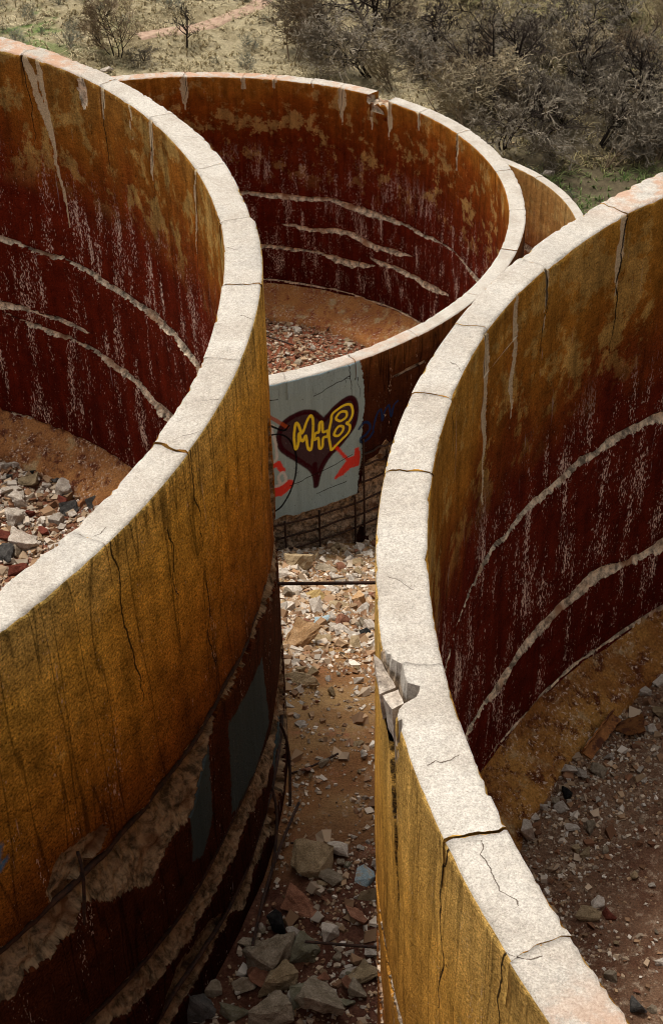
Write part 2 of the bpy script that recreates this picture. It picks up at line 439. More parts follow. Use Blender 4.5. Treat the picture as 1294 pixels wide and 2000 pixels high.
def ground_material():
    N = NT('ground_dirt_and_dry_grass', rough=0.96, spec=0.08)
    p = N.pos()
    sep = N.n('ShaderNodeSeparateXYZ'); N.l(p, sep.inputs[0])
    y = sep.outputs[1]; x = sep.outputs[0]
    a = N.noise(p, 0.7, 6, 0.65); b = N.noise(p, 6, 6, 0.75); c = N.noise(p, 45, 4, 0.75)
    dirt = N.mix(N.rng(a, 0.38, 0.58), (0.38, 0.225, 0.095), (0.27, 0.125, 0.05))
    dirt = N.mix(N.rng(N.noise(p, 1.6, 5, 0.7), 0.58, 0.68), dirt, (0.38, 0.15, 0.075))
    dirt = N.mix(N.rng(b, 0.55, 0.7), dirt, (0.42, 0.32, 0.22))
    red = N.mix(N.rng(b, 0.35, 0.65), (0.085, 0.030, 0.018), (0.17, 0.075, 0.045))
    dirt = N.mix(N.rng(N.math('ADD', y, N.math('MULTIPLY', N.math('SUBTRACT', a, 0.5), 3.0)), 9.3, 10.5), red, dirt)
    dirt = N.scale(dirt, N.rng(c, 0.25, 0.75, 0.55, 1.4, False))
    g1 = N.noise(p, 0.16, 6, 0.6); g2 = N.noise(p, 1.1, 6, 0.7); g3 = N.noise(N.mapv(p, (9, 5, 9)), 1.0, 4, 0.75)
    gr = N.mix(N.rng(g2, 0.35, 0.65), (0.23, 0.185, 0.105), (0.36, 0.30, 0.185))
    gr = N.mix(N.rng(g1, 0.52, 0.66), gr, (0.20, 0.155, 0.085))
    gr = N.scale(gr, N.rng(g3, 0.25, 0.75, 0.55, 1.3, False))
    gm = N.rng(N.noise(p, 0.22, 5, 0.65), 0.53, 0.63)
    gm = N.math('MULTIPLY', gm, N.attr('green'))
    gr = N.mix(gm, gr, N.scale(N.mix(g2, (0.06, 0.10, 0.025), (0.17, 0.21, 0.07)), N.rng(g3, 0.25, 0.75, 0.5, 1.4, False)))
    gr = N.mix(N.math('MULTIPLY', N.attr('dark'), 0.85), gr, N.scale(N.mix(g2, (0.035, 0.026, 0.016), (0.09, 0.07, 0.04)), N.rng(g3, 0.2, 0.8, 0.5, 1.4, False)))  # shade among the thicket shrubs, put into the ground colour
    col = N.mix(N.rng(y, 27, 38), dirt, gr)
    h = N.math('ADD', b, N.math('MULTIPLY', c, 0.7))
    return N.done(col, N.bump(h, 0.9, 0.05))
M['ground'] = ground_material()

def axis(*segs):
    out = [segs[0][0]]
    for a, b, st in segs:
        k = max(1, int(round((b - a) / st)))
        out += list(np.linspace(a, b, k + 1)[1:])
    return np.array(out)
gx = axis((-400, -60, 34), (-60, -24, 3), (-24, -3, 0.5), (-3, 4, 0.06), (4, 26, 0.5), (26, 60, 3), (60, 400, 34))
gy = axis((-300, -30, 30), (-30, 3, 1.0), (3, 23, 0.07), (23, 96, 0.5), (96, 160, 4), (160, 400, 30))
X, Y = np.meshgrid(gx, gy)
Z = terrain(X, Y)
keep = np.ones(X.shape, bool)
for k, (cx, cy, zt, R, t) in TANKS.items():
    rr = np.hypot(X - cx, Y - cy); ri = R - 0.14
    ins = rr < ri
    keep &= ~ins
    f = np.where(ins & (rr > 1e-6), ri / np.maximum(rr, 1e-6), 1)
    X = np.where(ins, cx + (X - cx) * f, X); Y = np.where(ins, cy + (Y - cy) * f, Y)
Z = np.where(keep, Z, terrain(X, Y))
q = grid_quads(*X.shape)
kf = keep.ravel()
q = q[kf[q].any(1)]
green = np.clip(sstep(-12, -17, X) * sstep(58, 66, Y) + sstep(8, 11, X) * sstep(62, 56, Y) + 0.4 * sstep(-8, -12, X), 0, 1)
dark = sstep(0.45, 0.62, 0.5 * fbm(X * 0.12, Y * 0.12, 33, 4) + 0.5 * sstep(-2, 14, X)) * sstep(52, 58, Y)  # mask of the shade painted under the thicket
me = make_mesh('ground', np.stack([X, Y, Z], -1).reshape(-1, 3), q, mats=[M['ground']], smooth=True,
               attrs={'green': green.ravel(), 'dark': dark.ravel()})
tag(link('ground', me), kind='structure')

# ------------------------------------------------------------------ tanks
def table(pts, R, amt=0.55):
    pts = sorted(pts)
    a = np.array([p[0] for p in pts]); v = np.array([p[1] for p in pts]) - R
    v2 = v.copy(); v2[1:-1] = 0.25 * v[:-2] + 0.5 * v[1:-1] + 0.25 * v[2:]
    lo, hi = a[0] - 12, a[-1] + 12
    return np.concatenate([[lo], a, [hi]]), np.concatenate([[0], v2 * amt, [0]])
def wrap(l):
    return [((a + 180) % 360 - 180, r) for a, r in l]
RO = {'A': table(wrap([(55.3, 7.027), (50.2, 6.999), (44.6, 6.959), (38.9, 6.931), (29.9, 6.948), (24.0, 7.014), (19.2, 7.005), (13.2, 6.955), (9.2, 6.94), (8.6, 7.03), (2.9, 7.012), (359.0, 7.019), (356.6, 7.015), (352.7, 6.999), (349.4, 7.0), (346.1, 6.99), (339.6, 7.0), (335.4, 6.99), (330.6, 7.005), (326.2, 6.995), (322.4, 7.0)]), 7.0),
      'B': table([(127.7, 6.903), (135.3, 6.84), (141.8, 6.866), (145.6, 6.875), (151.5, 6.834), (155.6, 6.84), (159.9, 6.858), (163.8, 6.86), (167.0, 6.885), (173.9, 6.873), (181.1, 6.876), (184.3, 6.895), (190.7, 6.911), (195.9, 6.887), (201.5, 6.881)], 6.875),
      'C': table(wrap([(103.5, 7.036), (97.8, 7.012), (88.1, 6.928), (79.2, 6.905), (70.2, 6.928), (60.0, 7.003), (48.5, 6.957), (40.6, 7.05), (28.0, 7.02), (18.4, 7.039), (8.0, 6.977), (356.6, 6.953), (349.4, 6.939), (341.0, 7.0), (311.1, 6.91), (301.1, 6.965), (294.9, 6.94), (287.5, 6.98)]), 6.966),
      'D': table([(0, 6.95)], 6.95)}
RI = {'A': table(wrap([(52.4, 6.69), (50.1, 6.728), (43.8, 6.75), (38.6, 6.76), (29.0, 6.708), (24.3, 6.689), (17.8, 6.698), (8.1, 6.7), (3.2, 6.688), (358.7, 6.671), (353.9, 6.681), (350.0, 6.72), (346.0, 6.717), (339.3, 6.711), (330.4, 6.729), (327.4, 6.696)]), 6.697),
      'B': table([(132.0, 6.53), (134.8, 6.604), (138.8, 6.587), (144.5, 6.59), (149.9, 6.629), (154.2, 6.629), (158.3, 6.602), (165.5, 6.581), (173.7, 6.556), (182.0, 6.556), (188.1, 6.573), (195.7, 6.568), (202.3, 6.549)], 6.572),
      'C': table(wrap([(101.9, 6.655), (89.9, 6.658), (78.1, 6.577), (69.1, 6.582), (57.9, 6.688), (46.6, 6.689), (37.7, 6.72), (26.9, 6.621), (15.3, 6.604), (6.5, 6.624), (356.6, 6.621), (347.2, 6.611), (336.4, 6.645), (326.7, 6.686), (312.2, 6.674), (302.5, 6.70), (288.4, 6.653)]), 6.663),
      'D': table([(0, 6.647)], 6.647)}

# broken bands: depth, from, to (deg), height above/below the line, recess, seed, wander
DMG = {
 'A': dict(
  outer=dict(
   bands=[(2.50, -60, 12, 0.06, 0.46, 0.19, 3, 0.10), (3.96, -60, 12, 0.05, 0.26, 0.15, 8, 0.10), (4.75, -34, 6, 0.05, 0.3, 0.10, 21, 0.2)],
   patches=[(-35.6, 2.30, 0.42, 0.20, 0.07, 4), (-38.5, 2.72, 0.35, 0.16, 0.08, 5), (-27, 4.75, 0.5, 0.25, 0.08, 6), (-5, 4.9, 0.7, 0.35, 0.09, 16), (-3.0, 4.4, 0.35, 0.25, 0.07, 17), (-1.0, 1.9, 0.22, 0.6, 0.05, 61)],
   vcr=[(-29.2, 0, 1.5, 0.10, 1), (-20.3, 0, 0.9, 0.05, 2), (-9.8, 0, 0.55, 0.05, 3), (-23.6, 0.4, 1.0, 0.05, 4), (-8.5, 1.2, 2.1, -0.55, 5), (-20.0, 1.2, 2.4, 0.06, 6), (-0.6, 0, 1.3, 0.04, 7)],
   hcr=[]),
  inner=dict(
   bands=[(2.38, 15, 75, 0.03, 0.085, 0.06, 11, 0.10), (3.54, 24, 58, 0.03, 0.11, 0.06, 12, 0.16), (3.25, 45, 75, 0.02, 0.06, 0.03, 13, 0.10), (4.98, 20, 80, 0.04, 0.05, 0.03, 14, 0.02)],
   patches=[(41.6, 0.20, 0.09, 0.17, 0.02, 7)],
   vcr=[(49.7, 0, 1.0, -0.02, 9), (38, 0, 0.9, 0.03, 10), (29.2, 0, 0.9, 0.12, 11), (18.2, 0, 1.4, 0.2, 12), (9, 0, 1.0, 0.0, 13)],
   hcr=[])),
 'B': dict(
  outer=dict(
   bands=[(2.35, 160, 215, 0.03, 0.12, 0.07, 23, 0.12), (3.3, 160, 215, 0.04, 0.2, 0.08, 24, 0.2)],
   patches=[(181, 3.0, 0.4, 0.5, 0.07, 25)],
   vcr=[(195.6, 0, 1.3, 0.03, 26), (201, 0, 0.7, 0.02, 27)], split=(187.0, 0.0, 1.5), hcr=[]),
  inner=dict(
   bands=[(2.33, 118, 176, 0.03, 0.075, 0.055, 31, 0.20), (3.80, 118, 168, 0.03, 0.105, 0.06, 32, 0.28), (4.84, 110, 175, 0.03, 0.04, 0.03, 33, 0.03)],
   patches=[], vcr=[(135.4, 0, 1.3, 0.03, 34), (145.3, 0, 0.8, 0.03, 35), (154.6, 0, 0.6, 0.04, 36), (162.3, 0, 0.5, 0.02, 37), (170, 0, 0.6, 0.02, 38)], hcr=[])),
 'C': dict(
  outer=dict(
   bands=[(2.74, -95, -57.5, 0.05, 1.2, 0.075, 41, 0.05)],
   patches=[(-55.6, 2.9, 0.5, 1.15, 0.08, 42), (-50.3, 0.58, 0.42, 0.05, 0.05, 43), (-53.0, 3.1, 0.6, 0.9, 0.08, 44)],
   vcr=[(-60.2, 0, 0.75, 0.06, 45), (-59.2, 0.3, 0.7, 0.10, 46)], hcr=[(0.42, -66, -60, 0.25, 47), (2.05, -70, -60, 0.2, 48), (0.30, -73, -70.5, 0.1, 49), (2.35, -66, -61, 0.1, 50)]),
  inner=dict(
   bands=[(2.78, 5, 100, 0.03, 0.09, 0.06, 51, 0.13), (4.18, 50, 100, 0.03, 0.10, 0.06, 52, 0.12), (3.55, 40, 72, 0.02, 0.09, 0.04, 53, 0.15), (3.98, 28, 52, 0.03, 0.10, 0.06, 54, 0.12), (5.12, 30, 100, 0.03, 0.03, 0.02, 55, 0.02)],
   patches=[(50.2, 0.16, 0.22, 0.12, 0.06, 56)],
   vcr=[(26.8, 0, 0.9, 0, 57), (57.7, 0, 0.6, 0, 58), (90, 0, 0.6, 0, 59)], hcr=[])),
 'D': dict(outer=dict(bands=[], patches=[], vcr=[], hcr=[]), inner=dict(bands=[(2.5, 0, 90, 0.05, 0.12, 0.06, 71, 0.1)], patches=[], vcr=[], hcr=[])),
}
LEAKS = {'A': [(49.6, 0.07, 1.1, -0.35), (48.0, 0.05, 2.2, -0.12), (38.2, 0.03, 0.5, 0.0), (29.3, 0.05, 0.85, 0.13), (18.6, 0.04, 1.2, 0.2), (41.6, 0.08, 0.35, 0), (33.5, 0.02, 0.5, 0)],
         'B': [(135.5, 0.05, 0.9, 0.02), (145.3, 0.03, 0.6, 0), (154.7, 0.07, 1.9, -0.05), (149.7, 0.05, 1.3, 0)],
         'C': [(90.2, 0.10, 0.9, 0), (78.3, 0.07, 0.4, 0), (72, 0.05, 0.3, 0), (57.7, 0.10, 0.9, 0), (50.8, 0.06, 0.9, 0), (46.6, 0.10, 0.9, 0), (39, 0.06, 0.5, 0), (26.8, 0.06, 1.1, 0.02), (64, 0.03, 0.2, 0)],
         'D': []}

def spline(pts, per=8, closed=False):
    p = np.array(pts, float); n = len(p); out = []
    idx = range(n if closed else n - 1)
    for i in idx:
        if closed: a, b, c, d = p[(i - 1) % n], p[i], p[(i + 1) % n], p[(i + 2) % n]
        else: a, b, c, d = p[max(i - 1, 0)], p[i], p[i + 1], p[min(i + 2, n - 1)]
        for t in np.linspace(0, 1, per, endpoint=False):
            out.append(0.5 * ((2 * b) + (-a + c) * t + (2 * a - 5 * b + 4 * c - d) * t * t + (-a + 3 * b - 3 * c + d) * t ** 3))
    out.append(p[0] if closed else p[-1])
    return np.array(out)

def seg_dist(ax, dz, path):
    best = np.full(ax.shape, 9.0)
    for (x0, y0), (x1, y1) in zip(path[:-1], path[1:]):
        vx, vy = x1 - x0, y1 - y0; L = vx * vx + vy * vy + 1e-12
        t = np.clip(((ax - x0) * vx + (dz - y0) * vy) / L, 0, 1)
        best = np.minimum(best, np.hypot(ax - x0 - t * vx, dz - y0 - t * vy))
    return best
def in_poly(ax, dz, path):
    ins = np.zeros(ax.shape, bool)
    pts = [tuple(p) for p in path]
    for (x0, y0), (x1, y1) in zip(pts, pts[1:] + pts[:1]):
        if y0 == y1: continue
        c = ((y0 > dz) != (y1 > dz)) & (ax < (x1 - x0) * (dz - y0) / (y1 - y0) + x0)
        ins ^= c
    return ins

GRAF = {                                            # strokes on the centre tank: (angle in degrees, depth below the rim)
 'heart': [(-65.9, 2.19), (-66.4, 1.87), (-68.6, 1.56), (-70.7, 1.28), (-71.1, 1.02), (-70.1, 0.76), (-67.6, 0.66), (-65.7, 0.73), (-64.5, 0.93), (-62.3, 0.72), (-60.2, 0.66), (-59.35, 0.88), (-59.8, 1.2), (-61.7, 1.46), (-64.0, 1.68), (-65.3, 1.93), (-65.9, 2.19)],
 'M': [(-68.75, 1.34), (-68.9, 1.1), (-68.6, 0.84), (-68.2, 0.88), (-67.71, 1.06), (-67.0, 0.86), (-66.4, 0.76), (-66.05, 0.88), (-66.2, 1.2), (-66.5, 1.43), (-66.95, 1.38), (-67.2, 1.13), (-67.6, 1.22), (-67.95, 1.17), (-68.2, 1.05), (-68.35, 1.25)],
 'plus': [(-65.95, 1.2), (-65.7, 1.13), (-65.25, 1.13), (-65.1, 0.96), (-64.7, 0.96), (-64.62, 1.15), (-63.95, 1.16), (-63.95, 1.27), (-64.6, 1.27), (-64.8, 1.45), (-65.25, 1.45), (-65.35, 1.25), (-65.85, 1.26)],
 'B': [(-63.55, 1.48), (-63.75, 1.22), (-63.35, 0.98), (-63.2, 0.86), (-62.4, 0.80), (-61.2, 0.76), (-60.2, 0.80), (-59.95, 0.97), (-60.5, 1.10), (-61.0, 1.12), (-60.45, 1.2), (-60.7, 1.32), (-61.8, 1.42), (-62.7, 1.5), (-63.4, 1.56)],
 'B1': [(-62.6, 0.96), (-61.9, 0.87), (-61.0, 0.90), (-61.0, 1.0), (-61.95, 1.04)],
 'B2': [(-62.95, 1.27), (-62.3, 1.14), (-61.55, 1.17), (-61.6, 1.25), (-62.3, 1.32)],
}
def graffiti_fields(ang, dep, R):
    k = math.radians(1) * R
    ax = ang * k
    def P(pts): return [(a * k, d) for a, d in pts]
    out = {}
    box = [(-76, -0.05), (-58.75, -0.05), (-58.35, 0.16), (-58.05, 0.5), (-58.0, 0.9), (-58.4, 1.2), (-58.6, 1.57), (-58.5, 1.9), (-59.1, 2.2), (-59.5, 2.74), (-64.2, 2.74), (-76, 2.74)]
    pth = P(box); d = seg_dist(ax, dep, pth + pth[:1]); out['paint_teal'] = np.where(in_poly(ax, dep, pth), -d, d)
    h = spline(P(GRAF['heart'][:8]), 6)[:-1].tolist() + spline(P(GRAF['heart'][8:]), 6).tolist()
    hd = seg_dist(ax, dep, h)
    out['paint_fill'] = np.where(in_poly(ax, dep, h), -hd, hd)
    out['paint_maroon'] = np.minimum(hd - 0.045, seg_dist(ax, dep, P([(-66.0, 1.75), (-66.0, 2.2)])) - 0.04)
    y = np.minimum.reduce([seg_dist(ax, dep, spline(P(GRAF[g]), 5, closed=True)) for g in ('plus', 'B', 'B1', 'B2', 'M')]) - 0.022
    out['paint_yellow'] = y
    shaft = seg_dist(ax, dep, P([(-62.9, 1.5), (-60.7, 1.9)])) - 0.028
    head = P([(-62.9, 2.16), (-61.6, 1.98), (-60.6, 1.86), (-59.7, 1.86), (-59.5, 1.72), (-59.2, 1.72), (-59.0, 1.9), (-59.2, 2.05), (-60.6, 2.05), (-61.7, 2.13)])
    hd2 = seg_dist(ax, dep, head + head[:1])
    out['paint_red'] = np.minimum.reduce([shaft, np.where(in_poly(ax, dep, head), -hd2, hd2) - 0.02,
        seg_dist(ax, dep, P([(-73, 1.58), (-71.4, 1.55), (-70.8, 1.70)])) - 0.05, seg_dist(ax, dep, P([(-73, 2.1), (-71.2, 2.12), (-70.0, 2.02)])) - 0.09])
    out['paint_white'] = np.minimum.reduce([seg_dist(ax, dep, spline(P([(-72.6, 0.8), (-72.0, 0.9), (-71.6, 1.1), (-71.5, 1.4), (-71.9, 1.5)]), 5)) - 0.022,
        seg_dist(ax, dep, spline(P([(-73, 1.95), (-71.8, 2.0), (-70.4, 1.93), (-70.7, 1.75), (-71.4, 1.82), (-71.2, 1.95)]), 5)) - 0.022, seg_dist(ax, dep, P([(-73, 0.75), (-72.1, 0.80)])) - 0.06])
    out['paint_black'] = np.minimum.reduce([seg_dist(ax, dep, spline(P([(-73, 0.68), (-71.6, 0.82), (-70.3, 0.92), (-69.6, 0.85)]), 5)) - 0.016,
        seg_dist(ax, dep, spline(P([(-73, 0.95), (-71, 0.97), (-69.6, 1.12), (-68.75, 1.45), (-68.85, 1.8), (-69.4, 2.05), (-70.3, 2.28), (-71.4, 2.45), (-73, 2.55)]), 5)) - 0.014])
    out['paint_orange'] = seg_dist(ax, dep, P([(-73, 0.5), (-69.8, 0.87)])) - 0.03
    out['paint_blue'] = np.minimum.reduce([seg_dist(ax, dep, spline(P([(-59.0, 1.33), (-58.2, 1.24), (-57.4, 1.28), (-57.1, 1.40), (-57.9, 1.5), (-58.7, 1.53), (-58.6, 1.62), (-57.4, 1.6), (-56.6, 1.5)]), 5)) - 0.022,
        seg_dist(ax, dep, spline(P([(-56.6, 1.45), (-56.0, 1.2), (-55.2, 1.12), (-55.0, 1.35), (-54.6, 1.2), (-53.8, 1.1), (-53.4, 1.35), (-52.9, 1.15), (-52.2, 1.1)]), 5)) - 0.018])
    return out
def teal_fields(ang, dep, R):
    k = math.radians(1) * R; ax = ang * k
    def poly(pts):
        p = [(a * k, d) for a, d in pts]; d = seg_dist(ax, dep, p + p[:1]); return np.where(in_poly(ax, dep, p), -d, d)
    t = np.minimum.reduce([poly([(-24.6, 2.8), (-21.4, 2.75), (-21.9, 3.5), (-23.6, 3.72), (-24.9, 3.6)]),
                           poly([(-18.2, 2.85), (-10.2, 3.0), (-9.5, 3.85), (-13.6, 3.9), (-17.2, 3.95), (-18.9, 3.8)]),
                           poly([(-9.5, 4.0), (-1.5, 4.1), (-2, 4.75), (-8.8, 4.8)])])
    b = np.minimum.reduce([seg_dist(ax, dep, [((-41.5) * k, 1.5), ((-40.2) * k, 1.62), ((-40.6) * k, 1.75), ((-41.5) * k, 1.72)]) - 0.03,
                           seg_dist(ax, dep, [((-41.2) * k, 1.82), ((-40.0) * k, 1.75)]) - 0.02])
    return {'paint_teal': t, 'paint_blue': b}

def band_top(arc, d0, hu, sd_, wan):
    wv = (fbm(arc * 0.9, sd_ * 3.1, sd_, 4) - 0.5) * 2 * wan + (fbm(arc * 5, 1.5, sd_ + 5, 2) - 0.5) * 0.05
    return wv, d0 + wv - hu * (0.3 + 1.4 * fbm(arc * 5, 3.0, sd_ + 9, 4))

def surface(key, side, ang, dep):
    """radius and attribute fields of one face; ang in degrees, dep in metres below the rim"""
    cx, cy, zt, R, t = TANKS[key]
    base = R if side == 'outer' else R - t
    a, v = (RO if side == 'outer' else RI)[key]
    r0 = base + np.interp(ang, a, v)
    if key == 'A' and side == 'outer':
        pass
    if key == 'C' and side == 'outer':
        pass
    arc = np.radians(ang) * base
    sg = -1.0 if side == 'outer' else 1.0           # which way "into the wall" points
    seed = {'A': 100, 'B': 200, 'C': 300, 'D': 400}[key] + (50 if side == 'inner' else 0)
    rec = np.zeros(arc.shape); sp = np.zeros(arc.shape); bline = []
    dm = DMG[key][side]
    for (d0, t0, t1, hu, hl, D, sd_, wan) in dm['bands']:
        amp = sstep(t0 - 1, t0 + 4, ang) * sstep(t1 + 1, t1 - 4, ang)
        wv, top = band_top(arc, d0, hu, sd_, wan)
        thick = np.clip(3.0 * fbm(arc * 1.3, 7.0, sd_ + 13, 5) - 0.7, 0.05, 1.7) + (fbm(arc * 6, 2.0, sd_ + 14, 3) - 0.5) * 0.6 + (fbm(arc * 17, 2.0, sd_ + 15, 2) - 0.5) * 0.5 * (side == 'inner')
        if side == 'outer': thick = np.clip(2.2 * fbm(arc * 0.9, 7.0, sd_ + 13, 3) - 0.2, 0.25, 1.5) + (np.abs((arc * 2.1 + 3 * fbm(arc, 5.0, sd_ + 16, 2)) % 1.0 - 0.5) - 0.25) * 0.5 + (fbm(arc * 4, 2.0, sd_ + 14, 2) - 0.5) * 0.25
        if hl > 1: thick = 1.0 + 0 * arc
        bot = d0 + wv + hl * thick + (fbm(arc * 7, dep * 6, sd_ + 3, 3) - 0.5) * (0.03 if side == 'inner' else 0.012)
        bot = np.maximum(bot, top + 0.012)
        bot = top + (bot - top) * (0.15 + 0.85 * amp)
        s = (dep - top) / (bot - top)
        ins = (s > 0) & (s < 1) & (amp > 0.02)
        flat = 0.42 if side == 'outer' else 0.2
        prof = sstep(0, 0.06, s) * np.clip((1 - s) / (1 - flat), 0, 1) ** 0.8
        rough = (fbm(arc * 4, dep * 5, sd_ + 29, 2) - 0.5) * 0.7 + (fbm(arc * 11, dep * 11, sd_ + 31, 3) - 0.5) * 0.6
        rec = np.maximum(rec, np.where(ins, D * (0.35 + 0.65 * amp) * prof * (1 + rough), 0))
        if side == 'outer':
            rec = rec + np.where(ins, sstep(0, 0.15, s) * sstep(1.0, 0.8, s) * (fbm(arc * 3.3, dep * 4.5, sd_ + 27, 4) - 0.5) * 0.10, 0)
        else:
            bline.append(np.where(amp > 0.05, dep - top + 0.006 * np.sign(dep - top) * (1 - np.clip(amp * 2, 0, 1)), 0.2))
        sp = np.maximum(sp, np.where(ins, 1.0 - 0.45 * np.clip((s - 0.75) / 0.25, 0, 1), 0) * sstep(0.02, 0.3, amp))
    k = math.radians(1) * base
    for (tc, dc, rx, ry, D, sd_) in dm['patches']:
        ex = (ang - tc) * k / rx; ey = (dep - dc) / ry
        f = np.sqrt(ex * ex + ey * ey) + (fbm(arc * 3.2, dep * 3.2, sd_, 5) - 0.5) * 1.2
        ins = f < 1
        rec = np.maximum(rec, np.where(ins, D * sstep(1.0, 0.86, f) * (0.55 + 0.9 * fbm(arc * 6, dep * 6, sd_ + 7, 4)), 0))
        sp = np.maximum(sp, ins * 1.0)
    crk = np.full(arc.shape, 0.2)
    for dd in bline:
        crk = np.where(np.abs(dd) < np.abs(crk), dd, crk)
    for (tc, d0, d1, drift, sd_) in dm['vcr']:
        path = tc * k + drift * (dep - d0) + (fbm(dep * 3.5, sd_ * 1.7, sd_, 4) - 0.5) * 0.16
        w = sstep(d1 + 0.02, d1 - 0.4, dep) * (dep >= d0 - 0.01)
        dd = arc - path
        dd = np.where(w > 0, dd + np.sign(dd + 1e-9) * (1 - w) * 0.012, 0.2)
        crk = np.where(np.abs(dd) < np.abs(crk), dd, crk)
    if 'split' in dm:
        tc, d0, d1 = dm['split']
        path = tc * k + 0.62 * np.clip(dep, 0, 0.6) * 0.5 + 0.12 * np.clip(dep - 0.6, 0, 2) + (fbm(dep * 3.5, 4.4, 640, 4) - 0.5) * 0.10
        w = sstep(d1, 0.1, dep) * (dep < d1)
        dd = arc - path
        wid = 0.005 + 0.05 * w ** 1.2
        dd = np.where(w > 0, dd * 0.0045 / wid, 0.2)
        crk = np.where(np.abs(dd) < np.abs(crk), dd, crk)
        rec = np.maximum(rec, 0.10 * w * sstep(1.6, 0.6, np.abs(arc - path) / wid))
    for (d0, t0, t1, slope, sd_) in dm['hcr']:
        path = d0 - (ang - t0) * k * slope + (fbm(arc * 3.5, sd_ * 1.7, sd_, 4) - 0.5) * 0.12
        ok = (ang > t0) & (ang < t1)
        dd = np.where(ok, dep - path, 0.2)
        crk = np.where(np.abs(dd) < np.abs(crk), dd, crk)
    leak = np.zeros(arc.shape)
    if side == 'inner':
        for (tc, w, ln, drift) in LEAKS[key]:
            path = tc * k + drift * dep + (fbm(dep * 4, tc, 77, 3) - 0.5) * 0.10
            wid = w * (0.35 + 1.3 * fbm(dep * 6, tc * 3, 78, 4)) * sstep(ln, ln * 0.4, dep) + 1e-4
            leak = np.maximum(leak, sstep(1.0, 0.6, np.abs(arc - path) / wid) * (dep < ln))
        rec = np.maximum(rec, leak * 0.012)
    gen = (fbm(arc * 1.2, dep * 1.2, seed, 3) - 0.5) * 0.03 + (fbm(arc * 9, dep * 6, seed + 3, 3) - 0.5) * 0.006
    gen = gen * sstep(0.0, 0.25, dep)
    grit = (vnoise(arc * 47, dep * 47, 909) - 0.5) * 0.022 + (vnoise(arc * 21, dep * 25, 911) - 0.5) * 0.02
    r = r0 + gen + sg * np.clip(rec + (sp > 0.5) * grit, 0, 0.25)
    at = {'wc': np.stack([arc + seed * 0.37, dep, np.zeros(arc.shape)], -1), 'spall': sp, 'crk': crk, 'leak': leak}
    if key == 'A' and side == 'outer': at.update(teal_fields(ang, dep, base))
    if key == 'C' and side == 'outer': at.update(graffiti_fields(ang, dep, base))
    return r, at

RIM_H = 0.35
RES = {                                             # cut angle, fine ranges and steps, depth range and step
 'A': dict(outer=(-180, (-56, 16), 0.17, 5.75, 0.021), inner=(-180, (12, 70), 0.22, 5.05, 0.023)),
 'B': dict(outer=(0, (172, 212), 0.16, 5.9, 0.028), inner=(0, (112, 178), 0.2, 4.95, 0.021)),
 'C': dict(outer=(-180, (-77, -48), 0.125, 4.3, 0.018), inner=(-180, (-40, 108), 0.34, 5.25, 0.028)),
 'D': dict(outer=(-180, (0, 1), 0.5, 5.4, 0.15), inner=(-180, (5, 90), 0.6, 5.2, 0.06)),
}
JOINTS = {'A': [-170, -160, -150, -140, -130, -120, -110, -100, -90, -80, -70, -60, -50, -39.5, -29.4, -20.4, -10.6, -1.0, 8.9, 18.5, 29.6, 38.7, 50.1, 60, 70, 80, 90, 100, 110, 120, 130, 140, 150, 160, 170],
          'B': [10, 20, 30, 40, 50, 60, 70, 80, 90, 100, 110, 122, 135.0, 145.2, 154.4, 162.6, 170.1, 185.4, 195.8, 201.4, 212, 222, 232, 242, 252, 262, 272, 282, 292, 302, 312, 322, 332, 342, 352],
          'C': [-160, -140, -120, -105, -90, -80, -69.5, -59.2, -48.5, -34, -19, -5, 10, 27.4, 39, 47.0, 51.2, 58.3, 64.5, 72, 78.4, 90, 104, 120, 140, 160],
          'D': [-150, -120, -90, -60, -30, 0, 15, 30, 45, 60, 75, 90, 120, 150, 180]}
BLOCK_Z = {'C': {47.0: (-0.17, -0.02)}}              # the broken notch in the centre tank

def thetas(cut, fine, st, coarse=2.0):
    a = np.arange(cut, fine[0], coarse); b = np.arange(fine[0], fine[1], st); c = np.arange(fine[1], cut + 360, coarse)
    return np.concatenate([a, b, c, [cut + 360]])

def cap_top_edge(k, ang):
    return 0.010 + 0.05 * np.clip(fbm(ang * 3.1, k * 5.0, 87, 3) - 0.66, 0, 1) * 2.5 + 0.036 * np.clip(fbm(ang * 1.1, k * 3.0, 88, 5) - 0.56, 0, 1) * 2.2

